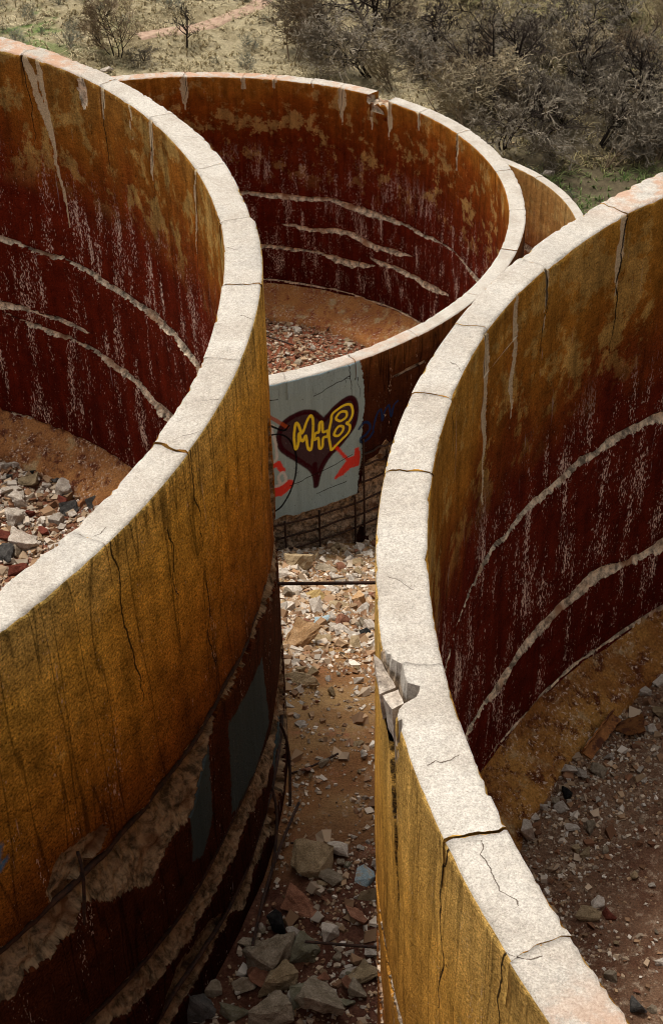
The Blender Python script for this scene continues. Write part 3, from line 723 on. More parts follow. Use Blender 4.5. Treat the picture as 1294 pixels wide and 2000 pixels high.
def build_tank(key, label, mats, floor_mat, bench_mat, bench=(0.50, 0.40)):
    cx, cy, zt, R, t = TANKS[key]
    root = link('concrete_tank', None, loc=(cx, cy, zt - 5.6))
    root.empty_display_size = 0.5
    zo = 5.6                                         # rim height above the root
    tag(root, label, 'tank', 'round concrete tanks stepping down the hillside')
    # ---- wall: outer and inner face with the broken bands
    V = []; Q = []; MI = []; AT = {}
    off = 0
    names = set(['wc', 'spall', 'crk', 'leak'])
    parts = []
    for side, mi in (('outer', 1), ('inner', 0)):
        cut, fine, st, dmax, ds = RES[key][side]
        th = thetas(cut, fine, st)
        dp = np.linspace(RIM_H, dmax, int((dmax - RIM_H) / ds) + 2)
        A, D = np.meshgrid(th, dp)
        r, at = surface(key, side, A, D)
        a = np.radians(A)
        P = np.stack([r * np.cos(a), r * np.sin(a), zo - D], -1).reshape(-1, 3)
        q = grid_quads(*A.shape, off=off, flip=(side == 'outer'))
        V.append(P); Q.append(q); MI.append(np.full(len(q), mi))
        parts.append((len(P), at)); off += len(P)
        names |= set(at.keys())
    # ledge under the rim stones, so that open joints do not look into a hollow wall
    th = np.radians(np.linspace(0, 360, 181))
    ring = []
    for rr in (R - 0.03, R - t + 0.03):
        ring.append(np.stack([rr * np.cos(th), rr * np.sin(th), np.full(th.shape, zo - RIM_H - 0.015)], -1))
    P = np.concatenate(ring); q = grid_quads(2, len(th), off=off)
    V.append(P); Q.append(q); MI.append(np.full(len(q), 0)); parts.append((len(P), {})); off += len(P)
    for nm in names:
        vec = nm == 'wc'
        chunks = []
        for cnt, at in parts:
            if nm in at: chunks.append(at[nm].reshape(-1, 3) if vec else at[nm].ravel())
            else:
                chunks.append(np.zeros((cnt, 3)) if vec else np.full(cnt, 0.2 if nm not in ('spall', 'leak') else (1.0 if nm == 'spall' and not at else 0.0)))
        AT[nm] = np.concatenate(chunks)
    me = make_mesh('wall', np.concatenate(V), np.concatenate(Q), mats=[mats[0], mats[1]], mat_idx=np.concatenate(MI), attrs=AT, smooth=True)
    QQ = np.concatenate(Q)
    me.polygons.foreach_set('use_smooth', (AT['spall'][QQ].max(1) < 0.5))
    wall = link('wall', me, root)
    # ---- rim, one stone between every two joints
    js = JOINTS[key]
    cut = RES[key]['outer'][0]
    js = sorted(js)
    rng = random.Random(ord(key))
    for i, j0 in enumerate(js):
        j1 = js[(i + 1) % len(js)]
        if j1 <= j0: j1 += 360
        if j0 in (47.0,) and key == 'C':
            low = 0.17
        else:
            low = 0.0
        vis = True
        step = 0.30 if key in 'AB' else 0.45
        fine0, fine1 = (-60, 80) if key == 'A' else ((105, 215) if key == 'B' else (-85, 110) if key == 'C' else (0, 90))
        mid = 0.5 * (j0 + j1)
        if not (fine0 <= mid <= fine1): step = 1.5
        nc = max(3, int((j1 - j0) / step) + 1)
        f = np.linspace(0, 1, nc)
        dz = rng.uniform(-0.012, 0.008) - low
        if key == 'C' and 51 < j0 < 60: dz += 0.03
        dro = rng.uniform(-0.008, 0.008)
        gap = [rng.uniform(0.001, 0.0032), rng.uniform(0.001, 0.0032)]
        if key == 'B' and abs(j1 - 195.8) < 0.1: gap[1] = 0.007
        nside = 12; ntop = 12
        # cross-section: outer side up, over the top, inner side down
        ds = np.linspace(RIM_H, 0.0, nside)
        cols = []
        ang0 = j0 + f * (j1 - j0)
        # jagged joint lines: angle shift depends on the position across the wall
        def jag(j, u): return (fbm(u * 3.0, j * 0.7, 500, 4) - 0.5) * 0.7 * (1 + 0 * u)
        prof_u = np.concatenate([np.zeros(nside), np.linspace(0.0, 1, ntop + 2)[1:-1], np.ones(nside)])     # 0 outer .. 1 inner
        prof_d = np.concatenate([ds, np.zeros(ntop), ds[::-1]])
        kdeg = math.degrees(1 / R)
        e0 = j0 + jag(j0, prof_u * 1.0 + prof_d * 0.6) + gap[0] * kdeg
        e1 = j1 + jag(j1 if j1 < 180.5 or key == 'B' else j1 - 360, prof_u * 1.0 + prof_d * 0.6) - gap[1] * kdeg
        if key == 'B' and j1 > 352.5: e1 = np.full_like(e1, j1 - 0.1)
        wgt0 = np.clip(1 - f / 0.35, 0, 1)[None, :]; wgt1 = np.clip((f - 0.65) / 0.35, 0, 1)[None, :]
        A = ang0[None, :] + (e0 - j0)[:, None] * wgt0 + (e1 - j1)[:, None] * wgt1
        U = np.repeat(prof_u[:, None], nc, 1); Dp = np.repeat(prof_d[:, None], nc, 1)
        As = (A - cut) % 360 + cut
        ro, ato = surface(key, 'outer', As, Dp)
        ri, ati = surface(key, 'inner', As, Dp)
        isout = (np.arange(len(prof_u)) < nside)[:, None]; isin = (np.arange(len(prof_u)) >= nside + ntop)[:, None]
        bo = cap_top_edge(1 + ord(key), As); bi = cap_top_edge(5 + ord(key), As)
        # chamfered, chipped arrises: slide the top corner points in and down
        so = np.clip(U * (ro - ri), 0, 9); si = np.clip((1 - U) * (ro - ri), 0, 9)
        r = np.where(isout, ro, np.where(isin, ri, ro + (ri - ro) * U))
        z = zo + dz - Dp
        z = z + (dz < -0.1) * (fbm(As * 3, U * 3, 91, 4) - 0.4) * 0.14 * (Dp < 0.01)
        topm = (~isout) & (~isin)
        z = np.where(Dp > RIM_H - 1e-6, zo - RIM_H, z)
        z = z + np.where(topm, (fbm(As * 2.0, U * 3 + ord(key), 93, 4) - 0.5) * 0.016, 0)
        nearo = np.clip(1 - so / np.maximum(bo * 1.6, 1e-4), 0, 1) * topm; neari = np.clip(1 - si / np.maximum(bi * 1.6, 1e-4), 0, 1) * topm
        z = z - nearo * bo * 0.7 - neari * bi * 0.7
        so2 = np.clip(1 - Dp / np.maximum(bo * 1.3, 1e-4), 0, 1)
        z = np.where(isout, z - so2 * bo, z); r = np.where(isout, r - so2 * bo * 0.55, r)
        si2 = np.clip(1 - Dp / np.maximum(bi * 1.3, 1e-4), 0, 1)
        z = np.where(isin, z - si2 * bi, z); r = np.where(isin, r + si2 * bi * 0.55, r)
        spx = np.zeros(A.shape)
        # the piece broken out of the right tank's outer arris
        if key == 'B' and 170 < j0 < 196:
            nz_ = (fbm(As * 2.2, Dp * 7 + U * 6, 97, 4) - 0.5)
            if j0 > 180:
                lim = 0.27 * sstep(188.6, 186.6, As) + nz_ * 0.08 * sstep(189.2, 188.2, As)
                cutd = 0.20 + nz_ * 0.2
            else:
                lim = 0.24 * sstep(184.1, 185.3, As) + nz_ * 0.12 * sstep(184.0, 184.6, As)
                cutd = 0.16 * sstep(183.9, 185.4, As) + nz_ * 0.05
            hit = (U < lim) & (topm | isout)
            z = np.where(hit, np.minimum(z, zo - cutd - (vnoise(As * 4, U * 12, 99) - 0.5) * 0.04), z)
            z = np.where(isout & (Dp > RIM_H - 1e-6), zo - RIM_H, np.maximum(z, zo - RIM_H + 0.004))
            r = np.where(hit & isout, r - 0.035 * sstep(0.0, 0.2, lim), r)
            spx = np.maximum(spx, hit * 1.0)
        a = np.radians(A)
        rr = r + dro * (prof_d < RIM_H - 0.01)[:, None] * sstep(0, 0.3, np.clip(RIM_H - Dp, 0, 1))
        P = np.stack([rr * np.cos(a), rr * np.sin(a), z], -1)
        # centre the stone's own origin
        nr = len(prof_u)
        q = grid_quads(nr, nc, flip=True)
        rowi = np.repeat(np.arange(nr - 1), nc - 1)
        mi = np.where(rowi < nside - 1, 1, np.where(rowi >= nside + ntop, 0, 2))
        caps = [list(range(0, nr * nc, nc)), list(range(nc - 1, nr * nc, nc))[::-1]]
        crk = np.where(isout, ato['crk'], ati['crk'])
        k = math.radians(1) * R
        wid = (ro - ri)
        cr2 = np.full(A.shape, 0.2)
        for (sk, tc, sl, t0, t1, sd_) in RIM_CRACKS:
            if sk != key: continue
            path = tc + sl * (As - t0) * k + (fbm(As * 1.3, sd_, sd_, 4) - 0.5) * 0.35
            ddv = np.where((As > t0) & (As < t1), (U - path) * wid, 0.2)
            cr2 = np.where(np.abs(ddv) < np.abs(cr2), ddv, cr2)
        for (sk, ta, dr_, u0, u1, sd_) in RIM_CROSS:
            if sk != key: continue
            path = ta + dr_ * U + (fbm(U * 3, sd_ * 1.3, sd_, 4) - 0.5) * 1.0
            ddv = np.where((U > u0) & (U < u1), (As - path) * k, 0.2)
            cr2 = np.where(np.abs(ddv) < np.abs(cr2), ddv, cr2)
        crk = np.where(topm, cr2, crk)
        rust = np.zeros(A.shape)
        for (sk, t0, t1) in (('A', 42, 75), ('C', 68, 125), ('C', 52, 62), ('B', 203.5, 225), ('B', 100, 136), ('C', -62, -45)):
            if sk == key: rust = np.maximum(rust, sstep(t0 - 2, t0 + 4, As) * sstep(t1 + 2, t1 - 4, As) * (0.45 if t0 == -62 else 1))
        at = {'wc': np.where(isin[..., None], ati['wc'], ato['wc']).reshape(-1, 3), 'spall': np.maximum(np.where(isout, ato['spall'], np.where(isin, ati['spall'], 0)), spx).ravel(),
              'crk': crk.ravel(), 'leak': np.where(isin, ati['leak'], 0).ravel(), 'rust': rust.ravel(),
              'edge': (np.maximum(sstep(0.03, 0, so), sstep(0.03, 0, si)) * topm).ravel()}
        for nm in ato:
            if nm.startswith('paint'): at[nm] = np.where(isout, ato[nm], 0.2).ravel()
        if low > 0.1: at['spall'] = np.maximum(at['spall'], topm.repeat(nc, 1).ravel() * 1.0)
        mi_all = np.concatenate([mi, [0, 0]])
        me = make_mesh('rim_stone', P.reshape(-1, 3), q, mats=[mats[0], mats[1], M['rim']], mat_idx=mi_all, attrs=at, smooth=True, polys=caps)
        if key == 'B' and 170 < j0 < 196: me.polygons.foreach_set('use_smooth', np.concatenate([at['spall'][q].max(1) < 0.5, [False, False]]))
        me.polygons[len(q)].use_smooth = False; me.polygons[len(q) + 1].use_smooth = False
        link('rim_stone', me, root)
    # ---- fillet where wall and floor meet
    db = {'A': 4.93, 'B': 4.84, 'C': 5.14, 'D': 5.1}[key]
    run, drop = bench
    thb = np.radians(np.arange(0, 360.01, 0.8)); fr = np.linspace(0, 1, 22)
    TH, FR = np.meshgrid(thb, fr)
    per = np.cos(TH) * 9, np.sin(TH) * 9
    rr = R - t + 0.03 - FR * run + (fbm(per[0] * 1.5, per[1] * 1.5 + FR * 2, 55, 3) - 0.5) * 0.05
    zz = zo - db - drop * (0.62 * FR + 0.38 * FR ** 0.6) + (fbm(per[0] * 2.5, per[1] * 2.5 + FR * 3, 56, 4) - 0.5) * 0.05
    brk = (fbm(per[0] * 1.3, per[1] * 1.3, 57, 4) - 0.5) * 0.3
    rr = rr - FR * brk * 0.6
    zz = np.where(FR > 0.97, zo - db - drop - 0.2, zz)
    P = np.stack([rr * np.cos(TH), rr * np.sin(TH), zz], -1).reshape(-1, 3)
    me = make_mesh('fillet', P, grid_quads(*TH.shape), mats=[bench_mat], smooth=True)
    link('fillet', me, root)
    # ---- floor slab
    rf = np.concatenate([np.linspace(0.01, 3.5, 14), np.linspace(3.6, R - t - run + 0.28, 55)])
    thf = np.radians(np.linspace(0, 360, 361))
    TH, RF = np.meshgrid(thf, rf)
    fx, fy = RF * np.cos(TH), RF * np.sin(TH)
    zf = zo - db - drop - 0.06 + (fbm(fx * 0.8, fy * 0.8, 60, 4) - 0.5) * 0.16 + (fbm(fx * 4, fy * 4, 61, 3) - 0.5) * 0.05
    me = make_mesh('floor', np.stack([fx, fy, zf], -1).reshape(-1, 3), grid_quads(*TH.shape), mats=[floor_mat], smooth=True)
    link('floor', me, root)
    return root

RIM_CRACKS = [('B', 0.45, 0.10, 195.9, 199.6, 611), ('A', 0.35, 0.2, -29.3, -28.2, 612)]          # along the rim
RIM_CROSS = [('B', 201.4, 1.0, 0.0, 0.5, 621), ('B', 178.5, 2.0, 0.2, 0.7, 622), ('A', 24, 1.0, 0.1, 0.6, 623), ('A', 3.5, 1.0, 0.6, 1, 624),
             ('A', -5.5, 1.0, 0, 0.4, 625), ('A', -15, -1.2, 0, 0.5, 626), ('B', 158.5, 1, 0.5, 1, 627), ('A', -18.5, -2.0, 0.0, 0.6, 628), ('B', 192, -1.0, 0.2, 0.8, 629)]

tankA = build_tank('A', 'large ochre concrete tank at left with rubble heaped on its floor', (M['A_in'], M['A_out']), M['floor_A'], M['bench_A'])
tankB = build_tank('B', 'large concrete tank at right with a broken outer edge and pale rim', (M['B_in'], M['B_out']), M['floor_B'], M['bench_B'])
tankC = build_tank('C', 'lower round tank in the middle with heart graffiti on blue-grey paint', (M['C_in'], M['C_out']), M['floor_C'], M['bench_C'], bench=(0.95, 0.55))
tankD = build_tank('D', 'farthest tank of which only an ochre curve shows behind the middle tank', (M['D_in'], M['D_out']), M['floor_C'], M['bench_C'])

# ------------------------------------------------------------------ rods
def tube_mesh(name, path, rad, mat, sides=7, rib=True):
    path = np.array(path, float); n = len(path)
    tg = np.gradient(path, axis=0); tg /= np.linalg.norm(tg, axis=1)[:, None] + 1e-9
    ref = np.array([0, 0, 1.0]) if abs(tg[0][2]) < 0.9 else np.array([1.0, 0, 0])
    a = np.cross(tg, ref); a /= np.linalg.norm(a, axis=1)[:, None] + 1e-9
    b = np.cross(tg, a)
    ph = np.linspace(0, 2 * np.pi, sides, endpoint=False)
    rr = rad * (1 + (0.12 * (np.arange(n) % 2) if rib else 0))
    rr = np.broadcast_to(rr, (n,))
    V = path[:, None, :] + (a[:, None, :] * np.cos(ph)[None, :, None] + b[:, None, :] * np.sin(ph)[None, :, None]) * rr[:, None, None]
    V = V.reshape(-1, 3)
    i = np.arange(n - 1)[:, None] * sides + np.arange(sides)[None, :]
    j = np.arange(n - 1)[:, None] * sides + (np.arange(sides)[None, :] + 1) % sides
    q = np.stack([i.ravel(), j.ravel(), (j + sides).ravel(), (i + sides).ravel()], 1)
    return make_mesh(name, V, q, mats=[mat], smooth=True, polys=[list(range(sides))[::-1], list(range((n - 1) * sides, n * sides))])

def wall_of(root):
    return [c for c in root.children if c.name.startswith('wall')][0]

def hoop(root, key, side, band, t0, t1, r_in, rad, dd):
    cx, cy, zt, R, t = TANKS[key]
    base = R if side == 'outer' else R - t
    an = np.arange(t0, t1, 0.35)
    arc = np.radians(an) * base
    d0, _, _, hu, hl, D, sd_, wan = band
    wv, top = band_top(arc, d0, hu, sd_, wan)
    dep = d0 + (fbm(arc * 0.9, sd_ * 3.1, sd_, 2) - 0.5) * 2 * wan * 0.9 + dd
    dep = 0.5 * dep + 0.5 * (top + dd)
    rr = base - r_in
    P = np.stack([rr * np.cos(np.radians(an)), rr * np.sin(np.radians(an)), 5.6 - dep], -1)
    link('rebar', tube_mesh('rebar', P, rad, M['rust']), wall_of(root))
bA = DMG['A']['outer']['bands']
hoop(tankA, 'A', 'outer', bA[0], -58, 9, 0.045, 0.024, 0.055)
hoop(tankA, 'A', 'outer', bA[1], -58, 9, 0.04, 0.022, 0.05)
hoop(tankA, 'A', 'outer', bA[2], -32, 4, 0.03, 0.020, 0.05)
def on_wall(key, a, d, dr):
    R = TANKS[key][3]; a = math.radians(a)
    return ((R + dr) * math.cos(a), (R + dr) * math.sin(a), 5.6 - d)
def bar(root, key, pts, rad, per=6):
    sp_ = spline(pts, per)
    P = [on_wall(key, a, d, dr) for a, d, dr in sp_]
    link('rebar', tube_mesh('rebar', P, rad, M['rust']), wall_of(root))
def vary(pts, amt, seed):
    r_ = random.Random(seed)
    return [(a, d + r_.uniform(-amt, amt), dr + r_.uniform(-0.4, 0.4) * amt) for a, d, dr in pts]
# exposed mesh at the foot of the middle tank
for i, (d, t0, t1) in enumerate(((2.82, -76, -50), (3.10, -76, -49), (3.36, -76, -49), (2.45, -58.9, -48), (2.12, -58.7, -49), (1.86, -58.6, -51))):
    bar(tankC, 'C', vary([(a, d, 0.006) for a in np.linspace(t0, t1, 9)], 0.02, i), 0.017)
for i, (a, d0, d1) in enumerate(((-70.9, 2.74, 3.6), (-65.75, 2.70, 3.6), (-60.0, 2.66, 3.7), (-58.5, 1.55, 3.6), (-54.5, 1.95, 3.6), (-51.5, 2.2, 3.7))):
    bar(tankC, 'C', vary([(a, d, 0.035) for d in np.linspace(d0, d1, 5)], 0.012, 40 + i), 0.018)
# bars hanging out of the left tank's broken foot
bar(tankA, 'A', [(-3.0, 4.65, -0.03), (-3.3, 4.85, 0.03), (-4.2, 5.1, 0.06), (-6.5, 5.35, 0.08)], 0.014)
bar(tankA, 'A', [(-9.0, 4.75, -0.03), (-10.5, 4.95, 0.05), (-14, 5.2, 0.09), (-18, 5.4, 0.08)], 0.014)
bar(tankA, 'A', [(-35.0, 2.25, -0.03), (-35.2, 2.45, 0.01), (-35.6, 2.85, 0.0), (-35.9, 3.1, -0.04)], 0.012)

# ------------------------------------------------------------------ split cover of the right tank
# (the two loose pieces of its edge follow the rubble materials)

# ------------------------------------------------------------------ rubble
CONC = {}
for nm, c0, c1, spot in (('pale', (0.37, 0.30, 0.235), (0.60, 0.525, 0.44), None), ('tan', (0.26, 0.185, 0.10), (0.42, 0.31, 0.185), None),
        ('grey', (0.19, 0.145, 0.095), (0.36, 0.29, 0.21), None), ('dark', (0.05, 0.047, 0.043), (0.12, 0.11, 0.10), None), ('black', (0.010, 0.009, 0.009), (0.03, 0.028, 0.026), None),
        ('red', (0.10, 0.025, 0.016), (0.19, 0.055, 0.035), None), ('orange', (0.36, 0.15, 0.06), (0.47, 0.22, 0.10), None), ('blue', (0.22, 0.29, 0.31), (0.33, 0.40, 0.42), (0.36, 0.30, 0.22)),
        ('tanorange', (0.34, 0.19, 0.085), (0.48, 0.31, 0.17), None), ('redrock', (0.20, 0.085, 0.05), (0.34, 0.16, 0.095), None), ('moss', (0.17, 0.15, 0.085), (0.29, 0.265, 0.19), None),
        ('rust', (0.30, 0.13, 0.045), (0.20, 0.075, 0.028), (0.09, 0.035, 0.02)), ('tile', (0.34, 0.22, 0.085), (0.42, 0.29, 0.12), None)):
    CONC[nm] = rock_material('rubble_' + nm, c0, c1, spot, scale=4.0)

def rock_mesh(seed, dims, npts=16, rough=0.10, cuts=1):
    r_ = random.Random(seed)
    bm = bmesh.new()
    for k in range(npts):
        p = [r_.uniform(-1, 1) for _ in range(3)]
        mx = max(abs(c) for c in p); p = [c / mx * r_.uniform(0.72, 1.0) for c in p]
        if r_.random() < 0.5: p = [math.copysign(min(1, abs(c) * 1.5), c) for c in p]
        bm.verts.new((p[0] * dims[0] / 2, p[1] * dims[1] / 2, p[2] * dims[2] / 2))
    res = bmesh.ops.convex_hull(bm, input=bm.verts)
    bmesh.ops.delete(bm, geom=[v for v in bm.verts if not v.link_faces], context='VERTS')
    bmesh.ops.dissolve_limit(bm, angle_limit=0.30, verts=bm.verts, edges=bm.edges)
    bmesh.ops.bevel(bm, geom=list(bm.edges), offset=0.05 * min(dims), segments=1, affect='EDGES', profile=0.6)
    bmesh.ops.triangulate(bm, faces=bm.faces)
    if cuts:
        bmesh.ops.subdivide_edges(bm, edges=[e for e in bm.edges if e.calc_length() > 0.25 * max(dims)], cuts=cuts, use_grid_fill=False)
        bmesh.ops.triangulate(bm, faces=bm.faces)
    bm.normal_update()
    for v in bm.verts:
        nz = mnoise.fractal(v.co * 3.2 + Vector((seed, seed * 2, 0)), 0.7, 2.1, 4)
        v.co += v.normal * (nz * 0.9 + r_.uniform(-0.25, 0.25)) * rough * min(dims)
    me = bpy.data.meshes.new('rubble'); bm.to_mesh(me); bm.free()
    me.materials.append(CONC['pale'])
    return me
ROCKS = {'block': [rock_mesh(10 + i, (1, 0.72 + 0.05 * (i % 4), 0.55 + 0.07 * (i % 3)), 14 + i) for i in range(7)],
         'slab': [rock_mesh(40 + i, (1, 0.62 + 0.07 * i, 0.22 + 0.04 * (i % 3)), 14) for i in range(5)],
         'brick': [rock_mesh(60, (1, 0.5, 0.36), 40, 0.04, 0), rock_mesh(61, (1, 0.52, 0.38), 40, 0.05, 0)],
         'tall': [rock_mesh(70, (0.8, 0.55, 1.35), 22)]}
def fine(me_list):
    out = []
    for k, me in enumerate(me_list):
        bm = bmesh.new(); bm.from_mesh(me)
        bmesh.ops.subdivide_edges(bm, edges=list(bm.edges), cuts=2, use_grid_fill=True); bmesh.ops.triangulate(bm, faces=bm.faces); bm.normal_update()
        for v in bm.verts:
            nz = mnoise.fractal(v.co * 5.0 + Vector((k * 7, 3, k)), 0.8, 2.0, 5)
            v.co += v.normal * nz * 0.035
        m2 = bpy.data.meshes.new('rubble'); bm.to_mesh(m2); bm.free(); m2.materials.append(CONC['pale']); out.append(m2)
    return out
for shp in ('block', 'slab', 'tall'):
    ROCKS[shp + '_big'] = fine(ROCKS[shp][:4])
def broken_edge(pts, label):
    bm = bmesh.new()
    for (a_, dr_, d_) in pts: bm.verts.new(on_wall('B', a_, d_, dr_))
    bmesh.ops.convex_hull(bm, input=bm.verts)
    bmesh.ops.triangulate(bm, faces=bm.faces)
    bmesh.ops.subdivide_edges(bm, edges=list(bm.edges), cuts=3, use_grid_fill=True); bmesh.ops.triangulate(bm, faces=bm.faces); bm.normal_update()
    for v in bm.verts: v.co += v.normal * (mnoise.fractal(v.co * 14, 0.8, 2, 3)) * 0.008
    m2 = bpy.data.meshes.new('broken_edge'); bm.to_mesh(m2); bm.free(); m2.materials.append(CONC['pale'])
    tag(link('broken_edge', m2, wall_of(tankB)), label)
broken_edge([(184.45, 0.055, 0.0), (184.6, 0.01, 0.05), (185.75, 0.04, 0.15), (185.7, -0.05, 0.12), (184.7, 0.02, 0.30), (185.6, -0.02, 0.30), (185.6, 0.02, 0.36)], 'pointed pale splinter of the broken rim edge')
broken_edge([(186.2, 0.035, 0.11), (186.15, -0.05, 0.09), (187.4, 0.008, 0.08), (187.2, -0.06, 0.07), (186.3, 0.008, 0.34), (187.3, -0.01, 0.34), (187.0, -0.05, 0.4)], 'pale loose lump wedged in the broken rim edge')
SINK = {'block': 0.20, 'slab': 0.09, 'brick': 0.15, 'tall': 0.5}
rr_ = random.Random(4)
def put_rock(x, y, z, size, shape, mat, label, group, tilt=0.25, rz=None, name=None):
    me = rr_.choice(ROCKS[shape + '_big'] if size > 0.25 and shape + '_big' in ROCKS else ROCKS[shape])
    o = bpy.data.objects.new(name or {'brick': 'brick_fragment', 'slab': 'concrete_slab_fragment'}.get(shape, 'concrete_fragment'), me)
    COL.objects.link(o)
    o.location = (x, y, z + SINK[shape] * size)
    o.rotation_euler = (rr_.gauss(0, tilt), rr_.gauss(0, tilt), rr_.uniform(0, 6.28) if rz is None else rz)
    o.scale = (size, size * rr_.uniform(0.85, 1.1), size * rr_.uniform(0.85, 1.1))
    o.material_slots[0].link = 'OBJECT'; o.material_slots[0].material = CONC[mat]
    tag(o, label, 'rubble', group)
    return o
def floor_z(key, x, y):
    cx, cy, zt, R, t = TANKS[key]
    db = {'A': 4.93, 'B': 4.84, 'C': 5.14}[key]; drop = 0.55 if key == 'C' else 0.40
    fx, fy = x - cx, y - cy
    return zt - db - drop - 0.06 + float((fbm(fx * 0.8, fy * 0.8, 60, 4) - 0.5) * 0.16 + (fbm(fx * 4, fy * 4, 61, 3) - 0.5) * 0.05)

WORD = {'pale': 'pale grey', 'tan': 'tan', 'grey': 'grey', 'dark': 'dark grey', 'black': 'blackened', 'red': 'dark red', 'orange': 'orange', 'blue': 'blue-grey painted',
        'tanorange': 'orange-tan', 'redrock': 'reddish', 'moss': 'greenish grey', 'rust': 'rust-brown', 'tile': 'yellow-brown'}
PLACE = {'A': "on the left tank's floor", 'B': "on the right tank's floor", 'C': "on the middle tank's red floor", 'G': 'in the passage between the tanks'}
RUBBLE_A = [
    (-3.84, 15.89, 0.34, 'slab', 'tan', 'flat yellowish tan slab lying on top of the pale rubble in the left tank'), (-3.30, 15.70, 0.29, 'block', 'pale', 'large squarish pale block at the top edge of the left tank rubble'), (-3.84, 15.52, 0.28, 'block', 'pale', 'pale pitted chunk just below the yellowish tan slab'), (-3.83, 15.17, 0.32, 'block', 'pale', 'broad pale chunk in the middle of the left tank rubble'),
    (-3.10, 15.45, 0.17, 'brick', 'orange', 'small bright orange brick piece next to the left tank rim'), (-3.21, 15.26, 0.24, 'slab', 'dark', 'dark grey slab with a pale top beside the orange brick'), (-3.49, 14.91, 0.18, 'brick', 'red', 'short dark red brick near the pale rim'), (-3.88, 14.81, 0.30, 'brick', 'red', 'long dark red brick at the left edge of the picture'),
    (-3.66, 14.67, 0.36, 'block', 'pale', 'largest elongated pale chunk low in the left tank rubble'), (-3.44, 15.88, 0.14, 'block', 'dark', 'small dark grey stone behind the squarish pale block'), (-3.27, 14.93, 0.11, 'block', 'pale'), (-3.56, 15.83, 0.13, 'block', 'pale'), (-3.54, 15.11, 0.14, 'block', 'pale'),
    (-3.89, 14.42, 0.25, 'block', 'dark', 'dark stone in the lower left corner of the left tank rubble'), (-3.79, 16.12, 0.12, 'block', 'black', 'small black lump at the foot of the orange fillet in the left tank'), (-3.78, 14.48, 0.19, 'block', 'grey'), (-4.16, 16.25, 0.17, 'block', 'pale'), (-4.04, 16.32, 0.15, 'block', 'pale'), (-3.69, 15.27, 0.13, 'block', 'red'), (-4.06, 15.71, 0.16, 'block', 'pale')]
RUBBLE_B = [
    (1.69, 9.50, 0.20, 'tall', 'pale', 'tall pale block standing against the inside of the right tank rim'), (2.84, 10.86, 0.33, 'slab', 'rust', 'flat rust-brown plate with pale broken edge below the fillet'), (2.18, 10.27, 0.14, 'block', 'pale', 'white-faced wedge at the end of the rusty beam'), (2.11, 9.97, 0.13, 'block', 'black', 'smooth black oval stone among pale gravel'),
    (3.29, 11.51, 0.17, 'block', 'pale'), (3.10, 11.37, 0.14, 'block', 'pale'), (3.23, 11.59, 0.11, 'block', 'pale'), (3.20, 11.08, 0.14, 'block', 'tan', 'tan stone at the right edge of the picture behind the rust-brown plate'), (3.08, 10.84, 0.12, 'block', 'pale'), (2.50, 10.78, 0.11, 'block', 'pale'), (2.45, 10.66, 0.09, 'block', 'pale'),
    (2.47, 10.27, 0.15, 'block', 'grey'), (2.29, 10.23, 0.13, 'block', 'pale'), (2.29, 9.52, 0.13, 'block', 'grey'), (2.19, 9.24, 0.14, 'block', 'tan'), (2.13, 9.31, 0.09, 'block', 'tan'), (2.11, 9.55, 0.15, 'slab', 'pale'), (2.88, 10.15, 0.08, 'block', 'pale'), (2.48, 9.84, 0.05, 'block', 'pale'),
    (2.05, 9.79, 0.11, 'block', 'pale'), (1.87, 9.89, 0.07, 'block', 'pale'), (1.88, 9.80, 0.09, 'block', 'pale'), (1.79, 9.72, 0.13, 'slab', 'pale'), (2.00, 9.88, 0.08, 'block', 'grey'), (2.13, 8.57, 0.19, 'block', 'tan', 'largest tan chunk lying out on the right tank floor'), (2.22, 8.72, 0.12, 'block', 'pale'),
    (2.31, 8.59, 0.12, 'block', 'red', 'dark red stone next to the largest tan chunk'), (2.23, 7.98, 0.12, 'block', 'grey'), (2.38, 7.67, 0.16, 'block', 'dark', 'dark grey stone near the lower right corner of the picture'), (2.66, 8.11, 0.09, 'block', 'pale'), (2.51, 7.64, 0.08, 'block', 'grey')]
RUBBLE_C = [
    (-0.70, 32.49, 0.23, 'block', 'pale', 'brightest white chunk on the red floor of the middle tank'), (-0.87, 32.33, 0.15, 'slab', 'pale'), (-0.82, 33.45, 0.18, 'block', 'black', 'black lump at the edge of the orange fillet in the middle tank'), (-0.71, 31.07, 0.28, 'slab', 'grey', 'flat grey slab close behind the near rim of the middle tank'),
    (0.85, 32.04, 0.18, 'block', 'tan', 'tan chunk at the right end of the middle tank floor'), (-1.01, 32.68, 0.12, 'block', 'pale'), (-0.10, 32.05, 0.11, 'slab', 'pale'), (-0.32, 31.68, 0.15, 'block', 'pale'), (-0.95, 31.48, 0.13, 'block', 'pale'), (0.46, 31.83, 0.15, 'slab', 'tan')]
